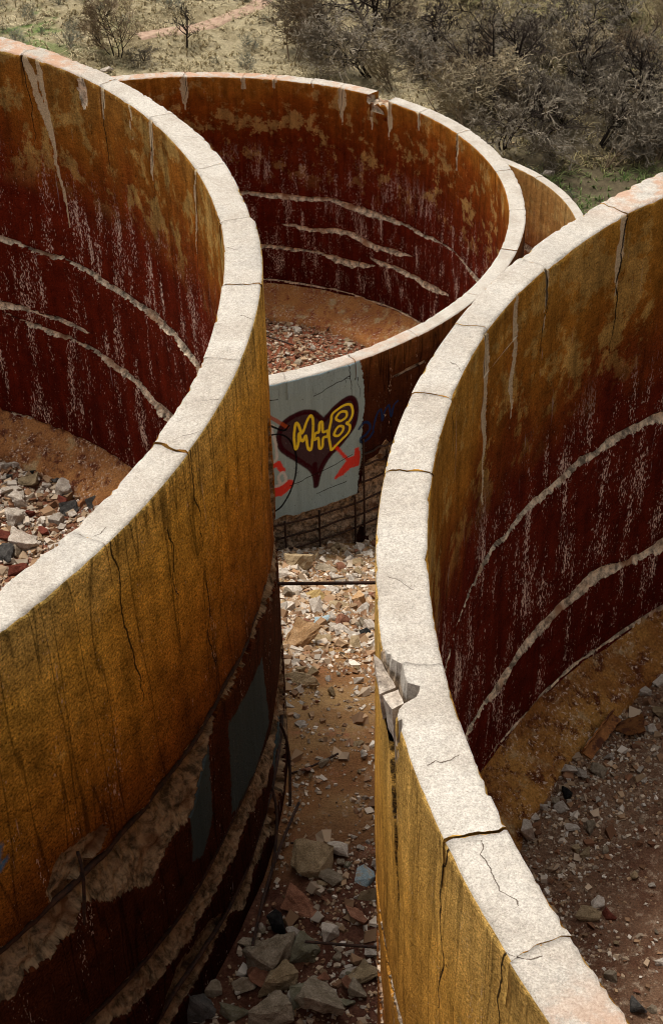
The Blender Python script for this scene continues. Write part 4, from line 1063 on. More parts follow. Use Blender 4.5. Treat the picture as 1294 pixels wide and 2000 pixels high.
RUBBLE_G = [
    (-0.54, 19.51, 0.50, 'block', 'tan', 'rounded tan boulder at the foot of the graffiti wall'), (0.56, 20.52, 0.36, 'slab', 'pale', 'pale slab lying against the broken foot of the middle tank'), (-0.10, 19.51, 0.37, 'slab', 'grey', 'broad grey slab right of the rounded tan boulder'), (0.32, 19.73, 0.29, 'slab', 'pale'), (-0.24, 17.27, 0.36, 'slab', 'tile', 'yellow-brown plate in the rubble just below the crossing pipe'),
    (-0.23, 16.74, 0.20, 'block', 'pale', 'white cube-like block below the yellow-brown plate'), (0.03, 16.78, 0.29, 'slab', 'tan', 'tan board-like slab right of the white cube-like block'), (0.32, 17.21, 0.28, 'block', 'tanorange', 'orange-tan block near the right tank rim below the pipe'), (0.40, 16.59, 0.33, 'slab', 'pale', 'long flat white slab beside the right tank rim'), (-0.17, 15.55, 0.27, 'slab', 'blue', 'flat blue-grey painted slab in the pale rubble'),
    (0.46, 15.62, 0.18, 'block', 'pale'), (0.07, 15.32, 0.24, 'slab', 'pale'), (-0.43, 14.34, 0.53, 'slab', 'tanorange', 'largest orange-tan slab jutting out of the slope'), (-0.57, 17.54, 0.34, 'slab', 'pale'), (-0.09, 17.91, 0.39, 'slab', 'pale'), (-0.79, 18.34, 0.24, 'block', 'pale'), (-0.40, 13.14, 0.13, 'block', 'tan'), (-0.27, 13.08, 0.13, 'block', 'tan'),
    (-0.40, 12.71, 0.40, 'slab', 'tan', 'long tan slab half buried below the largest orange-tan slab'), (0.41, 14.99, 0.20, 'block', 'black', 'blackened lump against the right tank rim'), (-0.26, 9.53, 0.37, 'block', 'tan', 'tan rock lying in the shaded part of the passage'), (0.22, 9.38, 0.23, 'slab', 'blue', 'tilted blue-green painted piece against the right tank'), (-0.33, 9.05, 0.36, 'slab', 'redrock', 'long reddish rock below the tan rock'),
    (0.11, 8.95, 0.26, 'slab', 'redrock', 'low reddish rock beside the right tank foot'), (-0.11, 8.73, 0.19, 'block', 'pale', 'single pale chunk on dark soil in the near passage'), (-0.56, 8.86, 0.21, 'block', 'black', 'black lump at the foot of the left tank'), (-0.65, 8.50, 0.46, 'block', 'grey', 'large pitted grey chunk beside the left tank foot'), (-0.33, 8.49, 0.32, 'block', 'moss', 'greenish grey rectangular block right of the large pitted chunk'),
    (-0.22, 8.04, 0.66, 'slab', 'grey', 'biggest grey slab at the bottom of the passage'), (-1.22, 7.99, 0.39, 'block', 'dark', 'dark rounded block at the bottom under the left tank'), (-1.14, 8.19, 0.16, 'block', 'grey'), (0.03, 8.28, 0.12, 'block', 'pale'), (0.25, 8.51, 0.12, 'block', 'pale'), (-0.38, 11.81, 0.12, 'slab', 'pale'), (-0.43, 10.70, 0.07, 'slab', 'pale'), (-0.11, 10.69, 0.07, 'slab', 'pale'),
    (0.13, 9.91, 0.06, 'block', 'pale'), (0.26, 9.83, 0.05, 'block', 'pale'), (0.18, 9.76, 0.07, 'block', 'pale'), (0.43, 20.06, 0.19, 'block', 'tan'), (0.08, 18.87, 0.21, 'block', 'pale'), (-0.65, 16.20, 0.20, 'block', 'pale'), (-0.44, 16.09, 0.14, 'block', 'pale'), (-0.02, 16.00, 0.17, 'block', 'pale'), (-0.72, 15.30, 0.17, 'slab', 'pale'), (-0.36, 15.29, 0.15, 'block', 'redrock'), (0.19, 15.91, 0.13, 'block', 'pale'),
    (0.56, 17.76, 0.18, 'slab', 'redrock'), (-0.61, 14.89, 0.13, 'block', 'pale'), (-0.52, 13.63, 0.16, 'slab', 'pale'), (-0.09, 12.94, 0.08, 'block', 'pale'), (-0.43, 11.99, 0.10, 'slab', 'pale'), (-0.51, 12.24, 0.12, 'slab', 'pale'), (-0.05, 8.48, 0.08, 'block', 'grey'), (0.12, 8.12, 0.18, 'block', 'grey'), (-0.85, 8.21, 0.18, 'block', 'grey'), (-0.93, 7.94, 0.23, 'block', 'moss'), (-0.55, 8.15, 0.34, 'block', 'tan', 'tan broken chunk between the large pitted chunk and the biggest slab'), (-0.78, 8.62, 0.30, 'slab', 'grey', 'grey slab leaning at the foot of the left tank behind the pitted chunk'), (0.14, 8.22, 0.30, 'slab', 'tan', 'tan slab against the right tank at the bottom of the passage'), (-0.60, 7.82, 0.36, 'block', 'grey', 'rough grey block at the very bottom edge of the passage')]
for key, lst in (('A', RUBBLE_A), ('B', RUBBLE_B), ('C', RUBBLE_C), ('G', RUBBLE_G)):
    for it in lst:
        x, y, sz, shp, mt = it[:5]
        z = float(terrain(x, y)) if key == 'G' else floor_z(key, x, y)
        small = len(it) < 6
        put_rock(x, y, z, sz * 1.08, shp, mt, it[5] if not small else 'one of the smaller %s broken pieces %s' % (WORD[mt], PLACE[key]),
                 'broken concrete and stones ' + PLACE[key])
def scatter(key, n, xr, yr, sizes, mats, ok):
    c = 0; tries = 0
    while c < n and tries < n * 40:
        tries += 1
        x = rr_.uniform(*xr); y = rr_.uniform(*yr)
        if not ok(x, y): continue
        z = float(terrain(x, y)) if key == 'G' else floor_z(key, x, y)
        mt = rr_.choice(mats); sz = sizes[0] * (sizes[1] / sizes[0]) ** (rr_.random() ** 1.6)
        put_rock(x, y, z + rr_.uniform(0, 0.03), sz, rr_.choice(('block', 'block', 'slab')), mt,
                 'one of the smaller %s broken pieces %s' % (WORD[mt], PLACE[key]), 'broken concrete and stones ' + PLACE[key], 0.4)
        c += 1
def in_gap(x, y):
    a = math.hypot(x - TANKS['A'][0], y - TANKS['A'][1]) > 7.08; b = math.hypot(x - TANKS['B'][0], y - TANKS['B'][1]) > 6.97
    return a and b and math.hypot(x - TANKS['C'][0], y - TANKS['C'][1]) > 7.03
def in_tank(key, lo, hi):
    cx, cy = TANKS[key][:2]
    return lambda x, y: lo < math.hypot(x - cx, y - cy) < hi
P5 = ['pale', 'pale', 'pale', 'tan', 'tan', 'grey', 'tanorange', 'redrock']
scatter('G', 100, (-1.1, 0.95), (14.4, 21.6), (0.08, 0.28), P5, in_gap)
scatter('G', 34, (-0.7, 0.6), (10.6, 14.4), (0.05, 0.13), P5, in_gap)
scatter('G', 34, (-1.3, 0.4), (7.6, 9.8), (0.07, 0.26), ['grey', 'tan', 'redrock', 'moss', 'pale'], in_gap)
scatter('A', 55, (-4.5, -2.7), (14.0, 16.3), (0.07, 0.24), ['pale', 'pale', 'pale', 'pale', 'grey', 'tan', 'red', 'dark'], in_tank('A', 3.5, 6.25))
scatter('B', 22, (1.5, 3.5), (7.0, 11.7), (0.05, 0.11), ['pale', 'grey', 'tan', 'redrock'], in_tank('B', 4.6, 6.2))
scatter('C', 14, (-1.6, 1.6), (30.5, 33), (0.08, 0.16), ['pale', 'tan', 'redrock'], in_tank('C', 1, 5.7))

# loose gravel: too many to count
def gravel_material():
    N = NT('loose_gravel', rough=0.95, spec=0.1)
    t = N.attr('tone'); k = N.attr('kindc')
    col = N.ramp(k, [(0.0, (0.10, 0.04, 0.025)), (0.25, (0.20, 0.095, 0.05)), (0.5, (0.34, 0.22, 0.125)), (0.75, (0.42, 0.33, 0.24)), (1.0, (0.58, 0.51, 0.43))])
    return N.done(N.scale(col, N.math('MULTIPLY_ADD', t, 0.7, 0.6)))
M['gravel'] = gravel_material()
CUBE = np.array([(-1, -1, -1), (1, -1, -1), (1, 1, -1), (-1, 1, -1), (-1, -1, 1), (1, -1, 1), (1, 1, 1), (-1, 1, 1)], float)
CT = np.array([(0, 2, 1), (0, 3, 2), (4, 5, 6), (4, 6, 7), (0, 1, 5), (0, 5, 4), (1, 2, 6), (1, 6, 5), (2, 3, 7), (2, 7, 6), (3, 0, 4), (3, 4, 7)])
def gravel(name, xs, ys, zs, size, kind_lo, kind_hi, seed, label, parent=None):
    g = np.random.default_rng(seed); n = len(xs)
    V = CUBE[None] * (0.5 + g.uniform(-0.28, 0.28, (n, 8, 3)))
    V = V * g.uniform(0.6, 1.3, (n, 1, 3)) * np.array([1, 1, 0.7])
    a = g.uniform(0, 6.28, n); b = g.normal(0, 0.5, n)
    ca, sa, cb, sb = np.cos(a), np.sin(a), np.cos(b), np.sin(b)
    Rz = np.zeros((n, 3, 3)); Rz[:, 0, 0] = ca; Rz[:, 0, 1] = -sa; Rz[:, 1, 0] = sa; Rz[:, 1, 1] = ca; Rz[:, 2, 2] = 1
    Rx = np.zeros((n, 3, 3)); Rx[:, 0, 0] = 1; Rx[:, 1, 1] = cb; Rx[:, 1, 2] = -sb; Rx[:, 2, 1] = sb; Rx[:, 2, 2] = cb
    V = np.einsum('nij,nvj->nvi', Rz @ Rx, V) * size[:, None, None]
    V += np.stack([xs, ys, zs + size * 0.2], -1)[:, None, :]
    T = (CT[None] + (np.arange(n) * 8)[:, None, None]).reshape(-1, 3)
    kc = np.repeat(g.uniform(kind_lo, kind_hi, n), 8); tn = np.repeat(g.uniform(0, 1, n), 8)
    me = make_mesh(name, V.reshape(-1, 3), tris=T, mats=[M['gravel']], attrs={'tone': tn, 'kindc': kc})
    o = link(name, me, parent)
    tag(o, label, 'gravel', kind='stuff')
gr_ = np.random.default_rng(7)
def pick(n, xr, yr, ok, dens=None):
    x = gr_.uniform(*xr, n); y = gr_.uniform(*yr, n)
    m_ = ok(x, y)
    if dens is not None: m_ &= gr_.random(n) < dens(x, y)
    return x[m_], y[m_]
def gap_np(x, y):
    return (np.hypot(x - TANKS['A'][0], y - TANKS['A'][1]) > 7.02) & (np.hypot(x - TANKS['B'][0], y - TANKS['B'][1]) > 6.9) & (np.hypot(x - TANKS['C'][0], y - TANKS['C'][1]) > 6.99)
def dens_gap(x, y):
    n_ = fbm(x * 1.6, y * 1.1, 301, 4)
    return np.where(y > 13.5, 0.75, np.where(y > 10.0, sstep(0.44, 0.6, n_) * 0.85 + 0.16, 0.25 + 0.7 * sstep(0.4, 0.6, n_)))
x, y = pick(17000, (-1.3, 1.1), (7.4, 21.9), gap_np, dens_gap)
sz = 0.012 * np.exp(np.abs(gr_.normal(0, 0.75, len(x)))); sz = np.clip(sz * np.where(y > 13.5, 1.5, 1.0), 0.01, 0.10)
gravel('gravel', x, y, terrain(x, y), sz, 0.28, 1.0, 11, 'loose pale and ochre gravel strewn along the passage')
def tank_np(key, lo, hi):
    cx, cy = TANKS[key][:2]
    return lambda x, y: (np.hypot(x - cx, y - cy) > lo) & (np.hypot(x - cx, y - cy) < hi)
def fz_np(key, x, y):
    cx, cy, zt, R, t = TANKS[key]; db = {'A': 4.93, 'B': 4.84, 'C': 5.14}[key]; drop = 0.55 if key == 'C' else 0.40
    fx, fy = x - cx, y - cy
    return zt - db - drop - 0.06 + (fbm(fx * 0.8, fy * 0.8, 60, 4) - 0.5) * 0.16 + (fbm(fx * 4, fy * 4, 61, 3) - 0.5) * 0.05
x, y = pick(3500, (-4.7, -2.6), (13.8, 16.5), tank_np('A', 3, 6.3))
gravel('gravel', x, y, fz_np('A', x, y), np.clip(0.02 * np.exp(np.abs(gr_.normal(0, 0.7, len(x)))), 0.015, 0.1), 0.2, 1.0, 12, 'small rubble between the larger chunks in the left tank')
cxB, cyB = TANKS['B'][:2]
def densB(x, y):
    rr = np.hypot(x - cxB, y - cyB); return np.clip(sstep(4.9, 6.0, rr) * 0.8 + 0.3 * fbm(x * 2, y * 2, 311, 4), 0, 1)
x, y = pick(15000, (1.2, 3.9), (6.4, 11.9), tank_np('B', 3.6, 6.3), densB)
gravel('gravel', x, y, fz_np('B', x, y), np.clip(0.010 * np.exp(np.abs(gr_.normal(0, 0.75, len(x)))), 0.008, 0.07), 0.15, 1.0, 13, 'brown and pale gravel on the right tank floor')
x, y = pick(6000, (-2.4, 2.6), (28.5, 33.6), tank_np('C', 0.5, 5.85))
gravel('gravel', x, y, fz_np('C', x, y), np.clip(0.025 * np.exp(np.abs(gr_.normal(0, 0.6, len(x)))), 0.02, 0.1), 0.05, 0.85, 14, 'reddish gravel on the middle tank floor')

# ------------------------------------------------------------------ loose rods and the pipe across the passage
def rod(name, p0, p1, rad, label, cat, sag=0.0, group=None, bend=0.0):
    p0 = np.array(p0, float); p1 = np.array(p1, float); L = np.linalg.norm(p1 - p0)
    n_ = max(8, int(L / 0.03)); f = np.linspace(0, 1, n_)[:, None]
    side = np.cross(p1 - p0, [0, 0, 1.0]); side /= np.linalg.norm(side) + 1e-9
    P = (1 - f) * (p0 - p0) + f * (p1 - p0) - np.array([0, 0, 1]) * sag * 4 * f * (1 - f) + side * bend * np.sin(f * 3.1)
    o = link(name, tube_mesh(name, P, rad, M['rust']), loc=tuple(p0))
    tag(o, label, cat, group)
    return o
rod('steel_pipe', (-0.545, 11.0, 2.24), (1.72, 11.0, 2.20), 0.016, 'thin dark steel pipe spanning the passage between the two near tanks', 'pipe', 0.004)
def gz(x, y, h=0.03): return (x, y, float(terrain(x, y)) + h)
G_ = 'rusty reinforcing rods lying about'
rod('rebar_rod', gz(-0.49, 10.86, 0.02), gz(0.0, 11.10, 0.07), 0.011, 'short rusty rod lying across the ochre ground of the passage', 'rod', group=G_, bend=0.02)
rod('rebar_rod', gz(-0.33, 8.43, 0.28), gz(0.30, 8.40, 0.26), 0.013, 'rusty rod sticking out over the grey chunks at the bottom', 'rod', group=G_)
rod('rebar_rod', gz(-0.47, 9.84, 0.03), gz(-0.20, 9.79, 0.05), 0.010, 'short rusty rod just above the tan rock in the passage', 'rod', group=G_)
rod('rebar_rod', (-0.39, 10.25, 0.12), (-0.80, 8.5, 0.16), 0.014, 'long rusty rod running along the foot of the left tank', 'rod', group=G_, bend=0.05)
rod('rebar_rod', (-1.43, 32.17, -7.52), (-0.79, 31.68, -7.50), 0.018, 'dark rod lying on the red floor of the middle tank', 'rod', group=G_)
rod('rebar_rod', (0.01, 32.40, -7.55), (0.25, 32.68, -7.40), 0.016, 'short dark stick leaning on the fillet edge of the middle tank', 'rod', group=G_)
def beam():
    V = []; L = 0.62
    prof = [(-0.06, 0), (0.06, 0), (0.06, 0.015), (-0.045, 0.015), (-0.045, 0.09), (-0.06, 0.09)]
    n_ = 14
    for i in range(n_):
        f = i / (n_ - 1)
        for (a, b) in prof: V.append((a + 0.006 * math.sin(i * 2.1), (f - 0.5) * L, b + 0.004 * math.sin(i * 3.3)))
    k = len(prof); q = [(i * k + j, i * k + (j + 1) % k, (i + 1) * k + (j + 1) % k, (i + 1) * k + j) for i in range(n_ - 1) for j in range(k)]
    me = make_mesh('steel_angle', V, q, mats=[CONC['rust']], polys=[list(range(k))[::-1], list(range((n_ - 1) * k, n_ * k))])
    o = link('steel_angle', me, loc=(2.56, 10.70, floor_z('B', 2.56, 10.7) + 0.06), rot=(0.05, 0.3, -0.62))
    tag(o, 'rust-brown angle beam lying along the fillet of the right tank', 'beam')
beam()

# ------------------------------------------------------------------ dirt path and far stones
def path_strip():
    pts = spline([(-9.5, 80.5), (-6.5, 82.0), (-4.0, 84.6), (-1.5, 88.5), (1.0, 93.5), (5.0, 100)], 14)
    tg = np.gradient(pts, axis=0); nrm = np.stack([-tg[:, 1], tg[:, 0]], 1); nrm /= np.linalg.norm(nrm, axis=1)[:, None]
    w = np.linspace(-1, 1, 9)
    wid = 0.45 + 0.25 * fbm(np.arange(len(pts)) * 0.35, 2.0, 91, 3)
    V = pts[:, None, :] + nrm[:, None, :] * (w[None, :, None] * wid[:, None, None])
    V = V.reshape(-1, 2); z = terrain(V[:, 0], V[:, 1]) + 0.06
    z -= 0.09 * (np.abs(np.tile(w, len(pts))) > 0.99)
    N = NT('path_dirt', rough=0.97, spec=0.05); p = N.pos()
    col = N.mix(N.rng(N.noise(p, 3, 5, 0.7), 0.35, 0.65), (0.30, 0.20, 0.14), (0.42, 0.29, 0.21))
    mt = N.done(col, N.bump(N.noise(p, 9, 4, 0.7), 0.6, 0.05))
    me = make_mesh('path', np.column_stack([V, z]), grid_quads(len(pts), 9), mats=[mt], smooth=True)
    tag(link('path', me), kind='structure')
path_strip()
def far_rock(x, y, s_, label, mat='pale'):
    o = put_rock(x, y, float(terrain(x, y)), s_, 'block', mat, label, 'pale boulders beyond the tanks', name='boulder')
    o['category'] = 'boulder'
far_rock(-10.8, 76.6, 0.6, 'pale boulder in the grass just above the left end of the middle rim')
far_rock(10.0, 63.6, 0.5, 'white stone at the edge of the green patch on the right')
far_rock(8.6, 66.0, 0.45, 'pale stone under the dark thicket on the right', 'tan')

# ------------------------------------------------------------------ shrubs and trees
def bark_material(name, c0, c1):
    N = NT(name, rough=0.95, spec=0.05)
    oi = N.n('ShaderNodeObjectInfo').outputs['Random']
    p = N.obj()
    col = N.mix(N.rng(N.noise(p, 2.5, 3, 0.6), 0.3, 0.7), c0, c1)
    return N.done(N.scale(col, N.math('MULTIPLY_ADD', oi, 0.5, 0.75)))
BARK = {'dark': bark_material('dark_bark', (0.022, 0.017, 0.014), (0.05, 0.038, 0.03)),
        'brown': bark_material('brown_twigs', (0.11, 0.078, 0.048), (0.25, 0.19, 0.125)),
        'grey': bark_material('grey_twigs', (0.13, 0.108, 0.08), (0.27, 0.23, 0.175)),
        'straw': bark_material('straw_twigs', (0.22, 0.175, 0.105), (0.40, 0.33, 0.22)),
        'sage': bark_material('sage_leaves', (0.10, 0.11, 0.085), (0.21, 0.22, 0.18))}

def tubes_from_segs(name, segs, mat, sides=3):
    S = np.array(segs, float)
    p0, p1, r0, r1 = S[:, 0:3], S[:, 3:6], S[:, 6], S[:, 7]
    d = p1 - p0; d /= np.linalg.norm(d, axis=1)[:, None] + 1e-9
    ref = np.where(np.abs(d[:, 2:3]) < 0.9, np.array([[0, 0, 1.0]]), np.array([[1.0, 0, 0]]))
    a = np.cross(d, ref); a /= np.linalg.norm(a, axis=1)[:, None] + 1e-9; b = np.cross(d, a)
    ph = np.linspace(0, 2 * np.pi, sides, endpoint=False)
    off = a[:, None, :] * np.cos(ph)[None, :, None] + b[:, None, :] * np.sin(ph)[None, :, None]
    V = np.concatenate([p0[:, None, :] + off * r0[:, None, None], p1[:, None, :] + off * r1[:, None, None]], 1)   # n, 2s, 3
    n_ = len(S); k = np.arange(sides)
    q = np.stack([k, (k + 1) % sides, (k + 1) % sides + sides, k + sides], 1)
    Q = (q[None] + (np.arange(n_) * 2 * sides)[:, None, None]).reshape(-1, 4)
    return make_mesh(name, V.reshape(-1, 3), Q, mats=[mat])

def grow(seed, stems, spread, levels, nchild, length, decay, rad, wig, upb, max_seg=6000, lean=0.0, twig=0.004):
    r_ = random.Random(seed)
    thick, thin = [], []
    def rv(s): return Vector((r_.gauss(0, s), r_.gauss(0, s), r_.gauss(0, s)))
    def branch(p, d, L, r, lev):
        if len(thick) + len(thin) > max_seg: return
        k = 4 if lev < 2 else 3
        pts = [p.copy()]
        dd = d.copy()
        for i in range(k):
            dd = (dd + rv(wig) + Vector((0, 0, upb)) * (1 if lev > 0 else 0.3)).normalized()
            q_ = pts[-1] + dd * (L / k)
            ra, rb = r * (1 - 0.75 * i / k), r * (1 - 0.75 * (i + 1) / k)
            (thick if lev < 2 else thin).append((*pts[-1], *q_, ra, rb))
            pts.append(q_)
        if lev >= levels: return
        n_ = nchild[min(lev, len(nchild) - 1)]
        for c in range(n_):
            t_ = r_.uniform(0.25, 1.0); i = min(k - 1, int(t_ * k)); base = pts[i].lerp(pts[i + 1], t_ * k - i if t_ * k - i <= 1 else 1)
            ax = (pts[i + 1] - pts[i]).normalized()
            perp = ax.cross(rv(1)).normalized()
            nd = (ax * r_.uniform(0.45, 0.9) + perp * r_.uniform(0.5, 1.0)).normalized()
            branch(base, nd, L * decay * r_.uniform(0.6, 1.15), max(r * (0.62 - 0.3 * t_), twig), lev + 1)
    for s_ in range(stems):
        a = 6.283 * s_ / stems + r_.uniform(-0.5, 0.5); sp_ = spread * r_.uniform(0.3, 1.2)
        d = Vector((math.cos(a) * sp_ + lean, math.sin(a) * sp_, 1)).normalized()
        branch(Vector((math.cos(a) * 0.05, math.sin(a) * 0.05, -0.05)), d, length * r_.uniform(0.75, 1.15), rad * r_.uniform(0.7, 1.1), 0)
    return thick, thin
VARI = {}
def variant(name, tw, tr, **kw):
    th, tn = grow(**kw)
    VARI[name] = (tubes_from_segs('trunk', th, BARK[tr], 5), tubes_from_segs('crown', tn, BARK[tw], 3))
variant('vase0', 'brown', 'brown', seed=1, stems=9, spread=0.55, levels=3, nchild=[11, 8, 6], length=0.85, decay=0.48, rad=0.013, wig=0.10, upb=0.08)
variant('vase1', 'brown', 'dark', seed=2, stems=7, spread=0.60, levels=3, nchild=[12, 9, 6], length=0.8, decay=0.5, rad=0.013, wig=0.12, upb=0.06, max_seg=8000)
variant('lone', 'dark', 'dark', seed=3, stems=1, spread=0.1, levels=4, nchild=[8, 5, 4, 3], length=0.75, decay=0.52, rad=0.03, wig=0.12, upb=0.06)
variant('limb', 'dark', 'dark', seed=4, stems=4, spread=0.75, levels=4, nchild=[6, 5, 4, 3], length=0.8, decay=0.55, rad=0.032, wig=0.16, upb=0.05, lean=-0.1)
for i in range(4):
    variant('dense%d' % i, ('grey', 'brown', 'grey', 'straw')[i], ('dark', 'dark', 'brown', 'brown')[i], seed=20 + i, stems=15, spread=1.0, levels=4, nchild=[8, 6, 4, 3], length=0.72, decay=0.5, rad=0.013, wig=0.17, upb=0.03, max_seg=8000, twig=0.0055)
variant('sage', 'sage', 'brown', seed=31, stems=16, spread=1.3, levels=3, nchild=[8, 6, 4], length=0.7, decay=0.5, rad=0.014, wig=0.15, upb=0.10, max_seg=5000)
sr = random.Random(12)
def plant(var, x, y, h, label, cat, group, name, wide=1.0, rz=None):
    root = bpy.data.objects.new(name, None); COL.objects.link(root)
    root.empty_display_size = 0.3
    root.location = (x, y, float(terrain(x, y)) - 0.03)
    root.rotation_euler = (0, 0, sr.uniform(0, 6.28) if rz is None else rz)
    root.scale = (h * wide, h * wide, h)
    tag(root, label, cat, group)
    for nm, me in zip(('trunk', 'crown'), VARI[var]):
        o = bpy.data.objects.new(nm, me); COL.objects.link(o); o.parent = root
    return root
GS = 'leafless shrubs and trees on the valley floor'
plant('vase1', -10.4, 78.6, 3.4, 'wide brown vase-shaped shrub behind the rims of the left tanks', 'shrub', GS, 'bare_shrub', 1.05)
plant('dense0', -9.0, 78.0, 1.3, 'low grey tangle of brush right of the wide brown shrub', 'shrub', GS, 'bare_shrub', 1.3)
plant('sage', -13.2, 79.9, 1.3, 'grey-blue sagebrush left of the wide brown shrub', 'shrub', GS, 'sagebrush', 1.1)
plant('lone', -7.0, 79.4, 2.7, 'lone small dark tree standing on the pale grass', 'tree', GS, 'bare_tree')
plant('vase0', -1.4, 78.3, 3.9, 'open brown shrub rising behind the middle of the far rim', 'shrub', GS, 'bare_shrub', 1.0)
plant('vase1', -0.1, 79.6, 3.4, 'brown shrub close behind the open shrub at the far rim', 'shrub', GS, 'bare_shrub')
plant('limb', 3.2, 81.0, 5.0, 'black-limbed tree at the top edge of the picture', 'tree', GS, 'bare_tree', 1.0, rz=0.4)
plant('dense1', 5.2, 79.6, 3.6, 'dense brown shrub right of the black-limbed tree', 'shrub', GS, 'bare_shrub', 1.1)
for i, (x, y, h, lb) in enumerate(((12.6, 71.6, 4.2, 'dark-limbed tree in the middle of the thicket'), (15.4, 69.2, 4.0, 'dark-limbed tree near the right edge of the picture'), (6.2, 77.6, 4.0, 'thin dark tree left of the tussock slope'), (9.9, 66.8, 3.0, 'low dark tree at the front of the thicket above the far tank'))):
    plant('limb' if i % 2 else 'lone', x, y, h, lb, 'tree', GS, 'bare_tree')
plant('limb', 8.6, 72.0, 4.4, 'dark tree leaning over the thicket above the far tank', 'tree', GS, 'bare_tree', 1.0, rz=2.2)
thick = [(6.8, 76.2), (8.5, 75.8), (10.2, 75.5), (5.4, 74.0), (7.0, 72.4), (8.9, 69.8), (10.4, 70.8), (12.0, 72.6), (13.8, 72.2), (15.6, 71.0), (7.5, 68.6), (9.4, 67.4), (11.2, 67.8), (12.8, 68.6), (14.4, 67.6), (15.8, 66.6), (11.9, 65.8), (13.4, 65.4), (14.8, 64.6), (16.4, 68.9), (3.2, 75.6), (1.8, 77.4), (4.0, 72.8), (17.2, 73.6), (17.6, 77.0), (15.8, 78.2), (14.4, 75.6), (12.4, 75.8), (8.0, 79.0), (9.8, 78.0), (6.0, 70.4), (10.3, 66.0), (12.6, 63.7), (16.0, 63.6), (0.8, 80.5), (6.6, 82.5), (17.0, 82.0), (18.6, 80.0), (5.0, 76.8), (6.2, 78.4), (9.2, 73.6), (11.0, 73.2), (13.0, 70.4), (8.2, 66.2), (10.0, 68.9), (11.4, 69.4), (14.2, 69.6), (15.0, 65.8), (13.9, 66.6), (17.2, 66.0), (17.0, 64.4), (2.6, 78.8), (4.4, 82.0), (12.2, 67.0), (7.8, 70.8), (16.0, 75.4), (13.2, 78.0), (11.2, 79.2), (6.9, 66.9), (5.9, 68.2)]
thick = [p for i, p in enumerate(thick) if i % 6 != 5]
for i, (x, y) in enumerate(thick):
    v = ('dense0', 'dense1', 'dense2', 'dense3')[(i * 7 + i // 3) % 4]
    if y < 68.7 and x > 11: v = 'dense2' if i % 2 else 'dense0'
    x += sr.uniform(-0.5, 0.5); y += sr.uniform(-0.5, 0.5)
    col = {'dense0': 'grey', 'dense1': 'brown', 'dense2': 'pale grey', 'dense3': 'straw-coloured'}[v]
    plant(v, x, y, sr.uniform(2.4, 3.8), 'one of the tangled leafless %s shrubs in the thicket at upper right' % col, 'shrub', 'shrubs of the thicket at upper right', 'bare_shrub', sr.uniform(1.0, 1.3))
sg = [(-15.5, 84), (-16.8, 82.0), (-14.3, 86.5), (-12.0, 84.5), (-17.9, 86.5), (-9.2, 86.5), (-3.6, 80.4), (-6.2, 86.9), (-1.0, 84.0), (1.8, 83.5), (4.5, 86.0), (-11.5, 89.5), (-2.6, 88.0), (9.0, 62.3), (10.6, 61.0), (-5.2, 77.2), (-3.8, 76.6), (-16.0, 79.5), (-14.8, 81.5), (-18.4, 83.6), (-13.0, 82.4), (-10.5, 82.6), (-8.2, 84.2), (-12.8, 87.6), (-15.2, 88.6), (-7.4, 89.4), (-4.4, 86.2), (0.6, 87.0), (2.4, 89.5), (-0.4, 90.6), (-9.6, 91.0), (-5.0, 91.4), (-16.6, 90.8), (-3.0, 83.0), (0.9, 82.4)]
for i, (x, y) in enumerate(sg):
    left = x < 3
    plant('sage', x, y, sr.uniform(0.5, 1.2), 'one of the small grey-green sagebrush clumps dotted over the dry grass' if left else 'one of the two low green-grey clumps beside the green patch at right',
          'shrub', 'sagebrush clumps in the grass' if left else 'low clumps by the green patch', 'sagebrush', sr.uniform(0.9, 1.3))

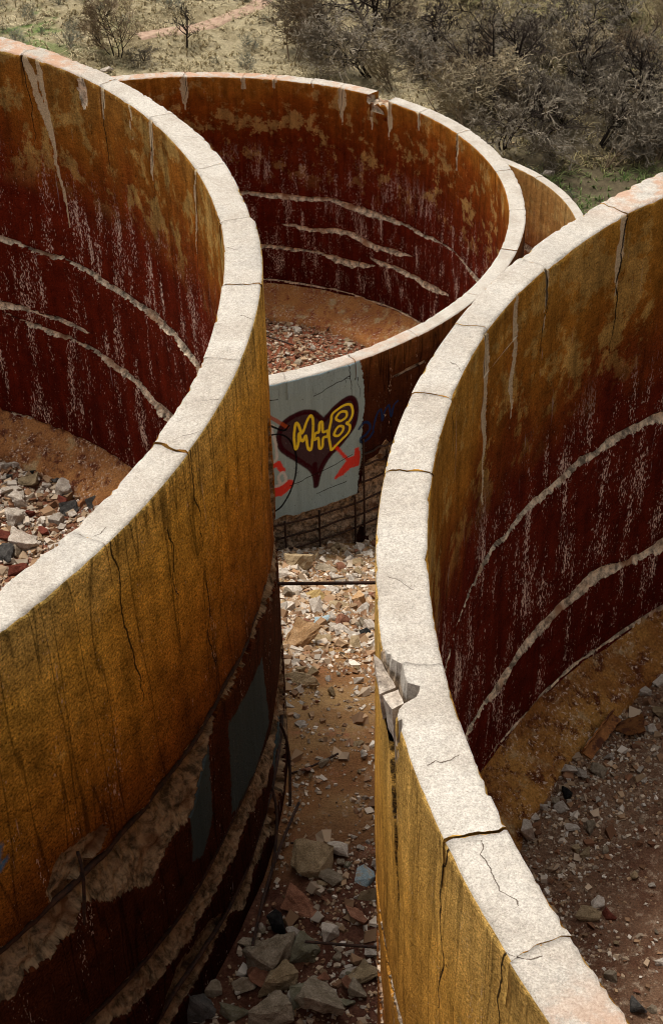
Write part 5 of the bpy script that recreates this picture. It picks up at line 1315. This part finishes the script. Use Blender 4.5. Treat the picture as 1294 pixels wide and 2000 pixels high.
# grass: too many blades to count
def grass_material():
    N = NT('dry_grass_blades', rough=0.9, spec=0.1)
    t = N.attr('tone'); k = N.attr('kindc')
    col = N.ramp(k, [(0.0, (0.07, 0.115, 0.03)), (0.2, (0.16, 0.185, 0.07)), (0.35, (0.25, 0.20, 0.10)), (0.7, (0.36, 0.29, 0.165)), (1.0, (0.52, 0.44, 0.28))])
    return N.done(N.scale(col, N.math('MULTIPLY_ADD', t, 0.8, 0.55)))
M['grass'] = grass_material()
def grass(name, x, y, h, kc, blades, lean, label, seed, width=0.02):
    g = np.random.default_rng(seed); n_ = len(x)
    X = np.repeat(x, blades); Yv = np.repeat(y, blades); H = np.repeat(h, blades) * g.uniform(0.5, 1.1, n_ * blades)
    a = g.uniform(0, 6.28, n_ * blades); l_ = np.abs(g.normal(0, lean, n_ * blades))
    bx = X + np.cos(a) * H * 0.18 * g.random(n_ * blades); by = Yv + np.sin(a) * H * 0.18 * g.random(n_ * blades)
    bz = terrain(bx, by) - 0.02
    w = width * g.uniform(0.6, 1.4, n_ * blades)
    px_, py_ = -np.sin(a) * w, np.cos(a) * w
    m1 = np.stack([bx + np.cos(a) * l_ * H * 0.4, by + np.sin(a) * l_ * H * 0.4, bz + H * 0.65], -1)
    tp = np.stack([bx + np.cos(a) * l_ * H * 1.2, by + np.sin(a) * l_ * H * 1.2, bz + H * np.clip(1.05 - 0.35 * l_, 0.35, 1.05)], -1)
    b0 = np.stack([bx - px_, by - py_, bz], -1); b1 = np.stack([bx + px_, by + py_, bz], -1)
    pp = np.stack([px_ * 0.7, py_ * 0.7, 0 * px_], -1)
    V = np.stack([b0, b1, m1 + pp, m1 - pp, tp], 1)
    n5 = n_ * blades; base = np.arange(n5)[:, None] * 5
    Q = base + np.array([[0, 1, 2, 3]]); T = base + np.array([[3, 2, 4]])
    tn = np.repeat(g.uniform(0, 1, n5), 5); kk = np.repeat(np.repeat(kc, blades) + g.normal(0, 0.07, n5), 5)
    me = make_mesh(name, V.reshape(-1, 3), Q, T, mats=[M['grass']], attrs={'tone': tn, 'kindc': np.clip(kk, 0, 1)})
    tag(link(name, me), label, 'grass', kind='stuff')
x = gr_.uniform(-21, 22, 30000); y = gr_.uniform(55, 98, 30000)
dk = sstep(0.45, 0.62, 0.5 * fbm(x * 0.12, y * 0.12, 33, 4) + 0.5 * sstep(-2, 14, x))  # same painted thicket shade, used to darken the grass tone
clump = fbm(x * 0.5, y * 0.5, 201, 4)
keep_ = (gr_.random(len(x)) < 0.25 + 0.9 * sstep(0.42, 0.62, clump))
grn = np.clip(sstep(-12, -17, x) * sstep(58, 66, y) + sstep(8, 11, x) * sstep(64, 58, y) + 0.5 * sstep(-8, -12, x), 0, 1) * sstep(0.5, 0.62, fbm(x * 0.22, y * 0.22, 205, 4))
grn = np.maximum(grn, sstep(7.5, 9.5, x) * sstep(65, 62.5, y) * 0.95)
kc = np.clip(0.72 + 0.7 * (fbm(x * 0.3, y * 0.3, 203, 3) - 0.45) - 0.3 * dk, 0.3, 1); kc = kc * (1 - grn) + 0.08 * grn
x, y, kc = x[keep_], y[keep_], kc[keep_]
grass('grass', x, y, gr_.uniform(0.10, 0.34, len(x)), kc, 7, 1.3, 'dry straw-coloured grass with green patches on the valley floor', 5, 0.022)
# rounded tussocks on the slope at the top right
x = gr_.uniform(6.5, 22, 1500); y = gr_.uniform(77, 98, 1500)
keep_ = (y > 86 - 0.55 * (x - 6)) & (fbm(x * 0.4, y * 0.4, 207, 3) > 0.36)
x, y = x[keep_][:620], y[keep_][:620]
grass('tussock_grass', x, y, gr_.uniform(0.5, 0.85, len(x)), gr_.uniform(0.30, 0.52, len(x)), 46, 1.3, 'rounded olive-brown tussocks covering the slope at the top right', 6, 0.02)
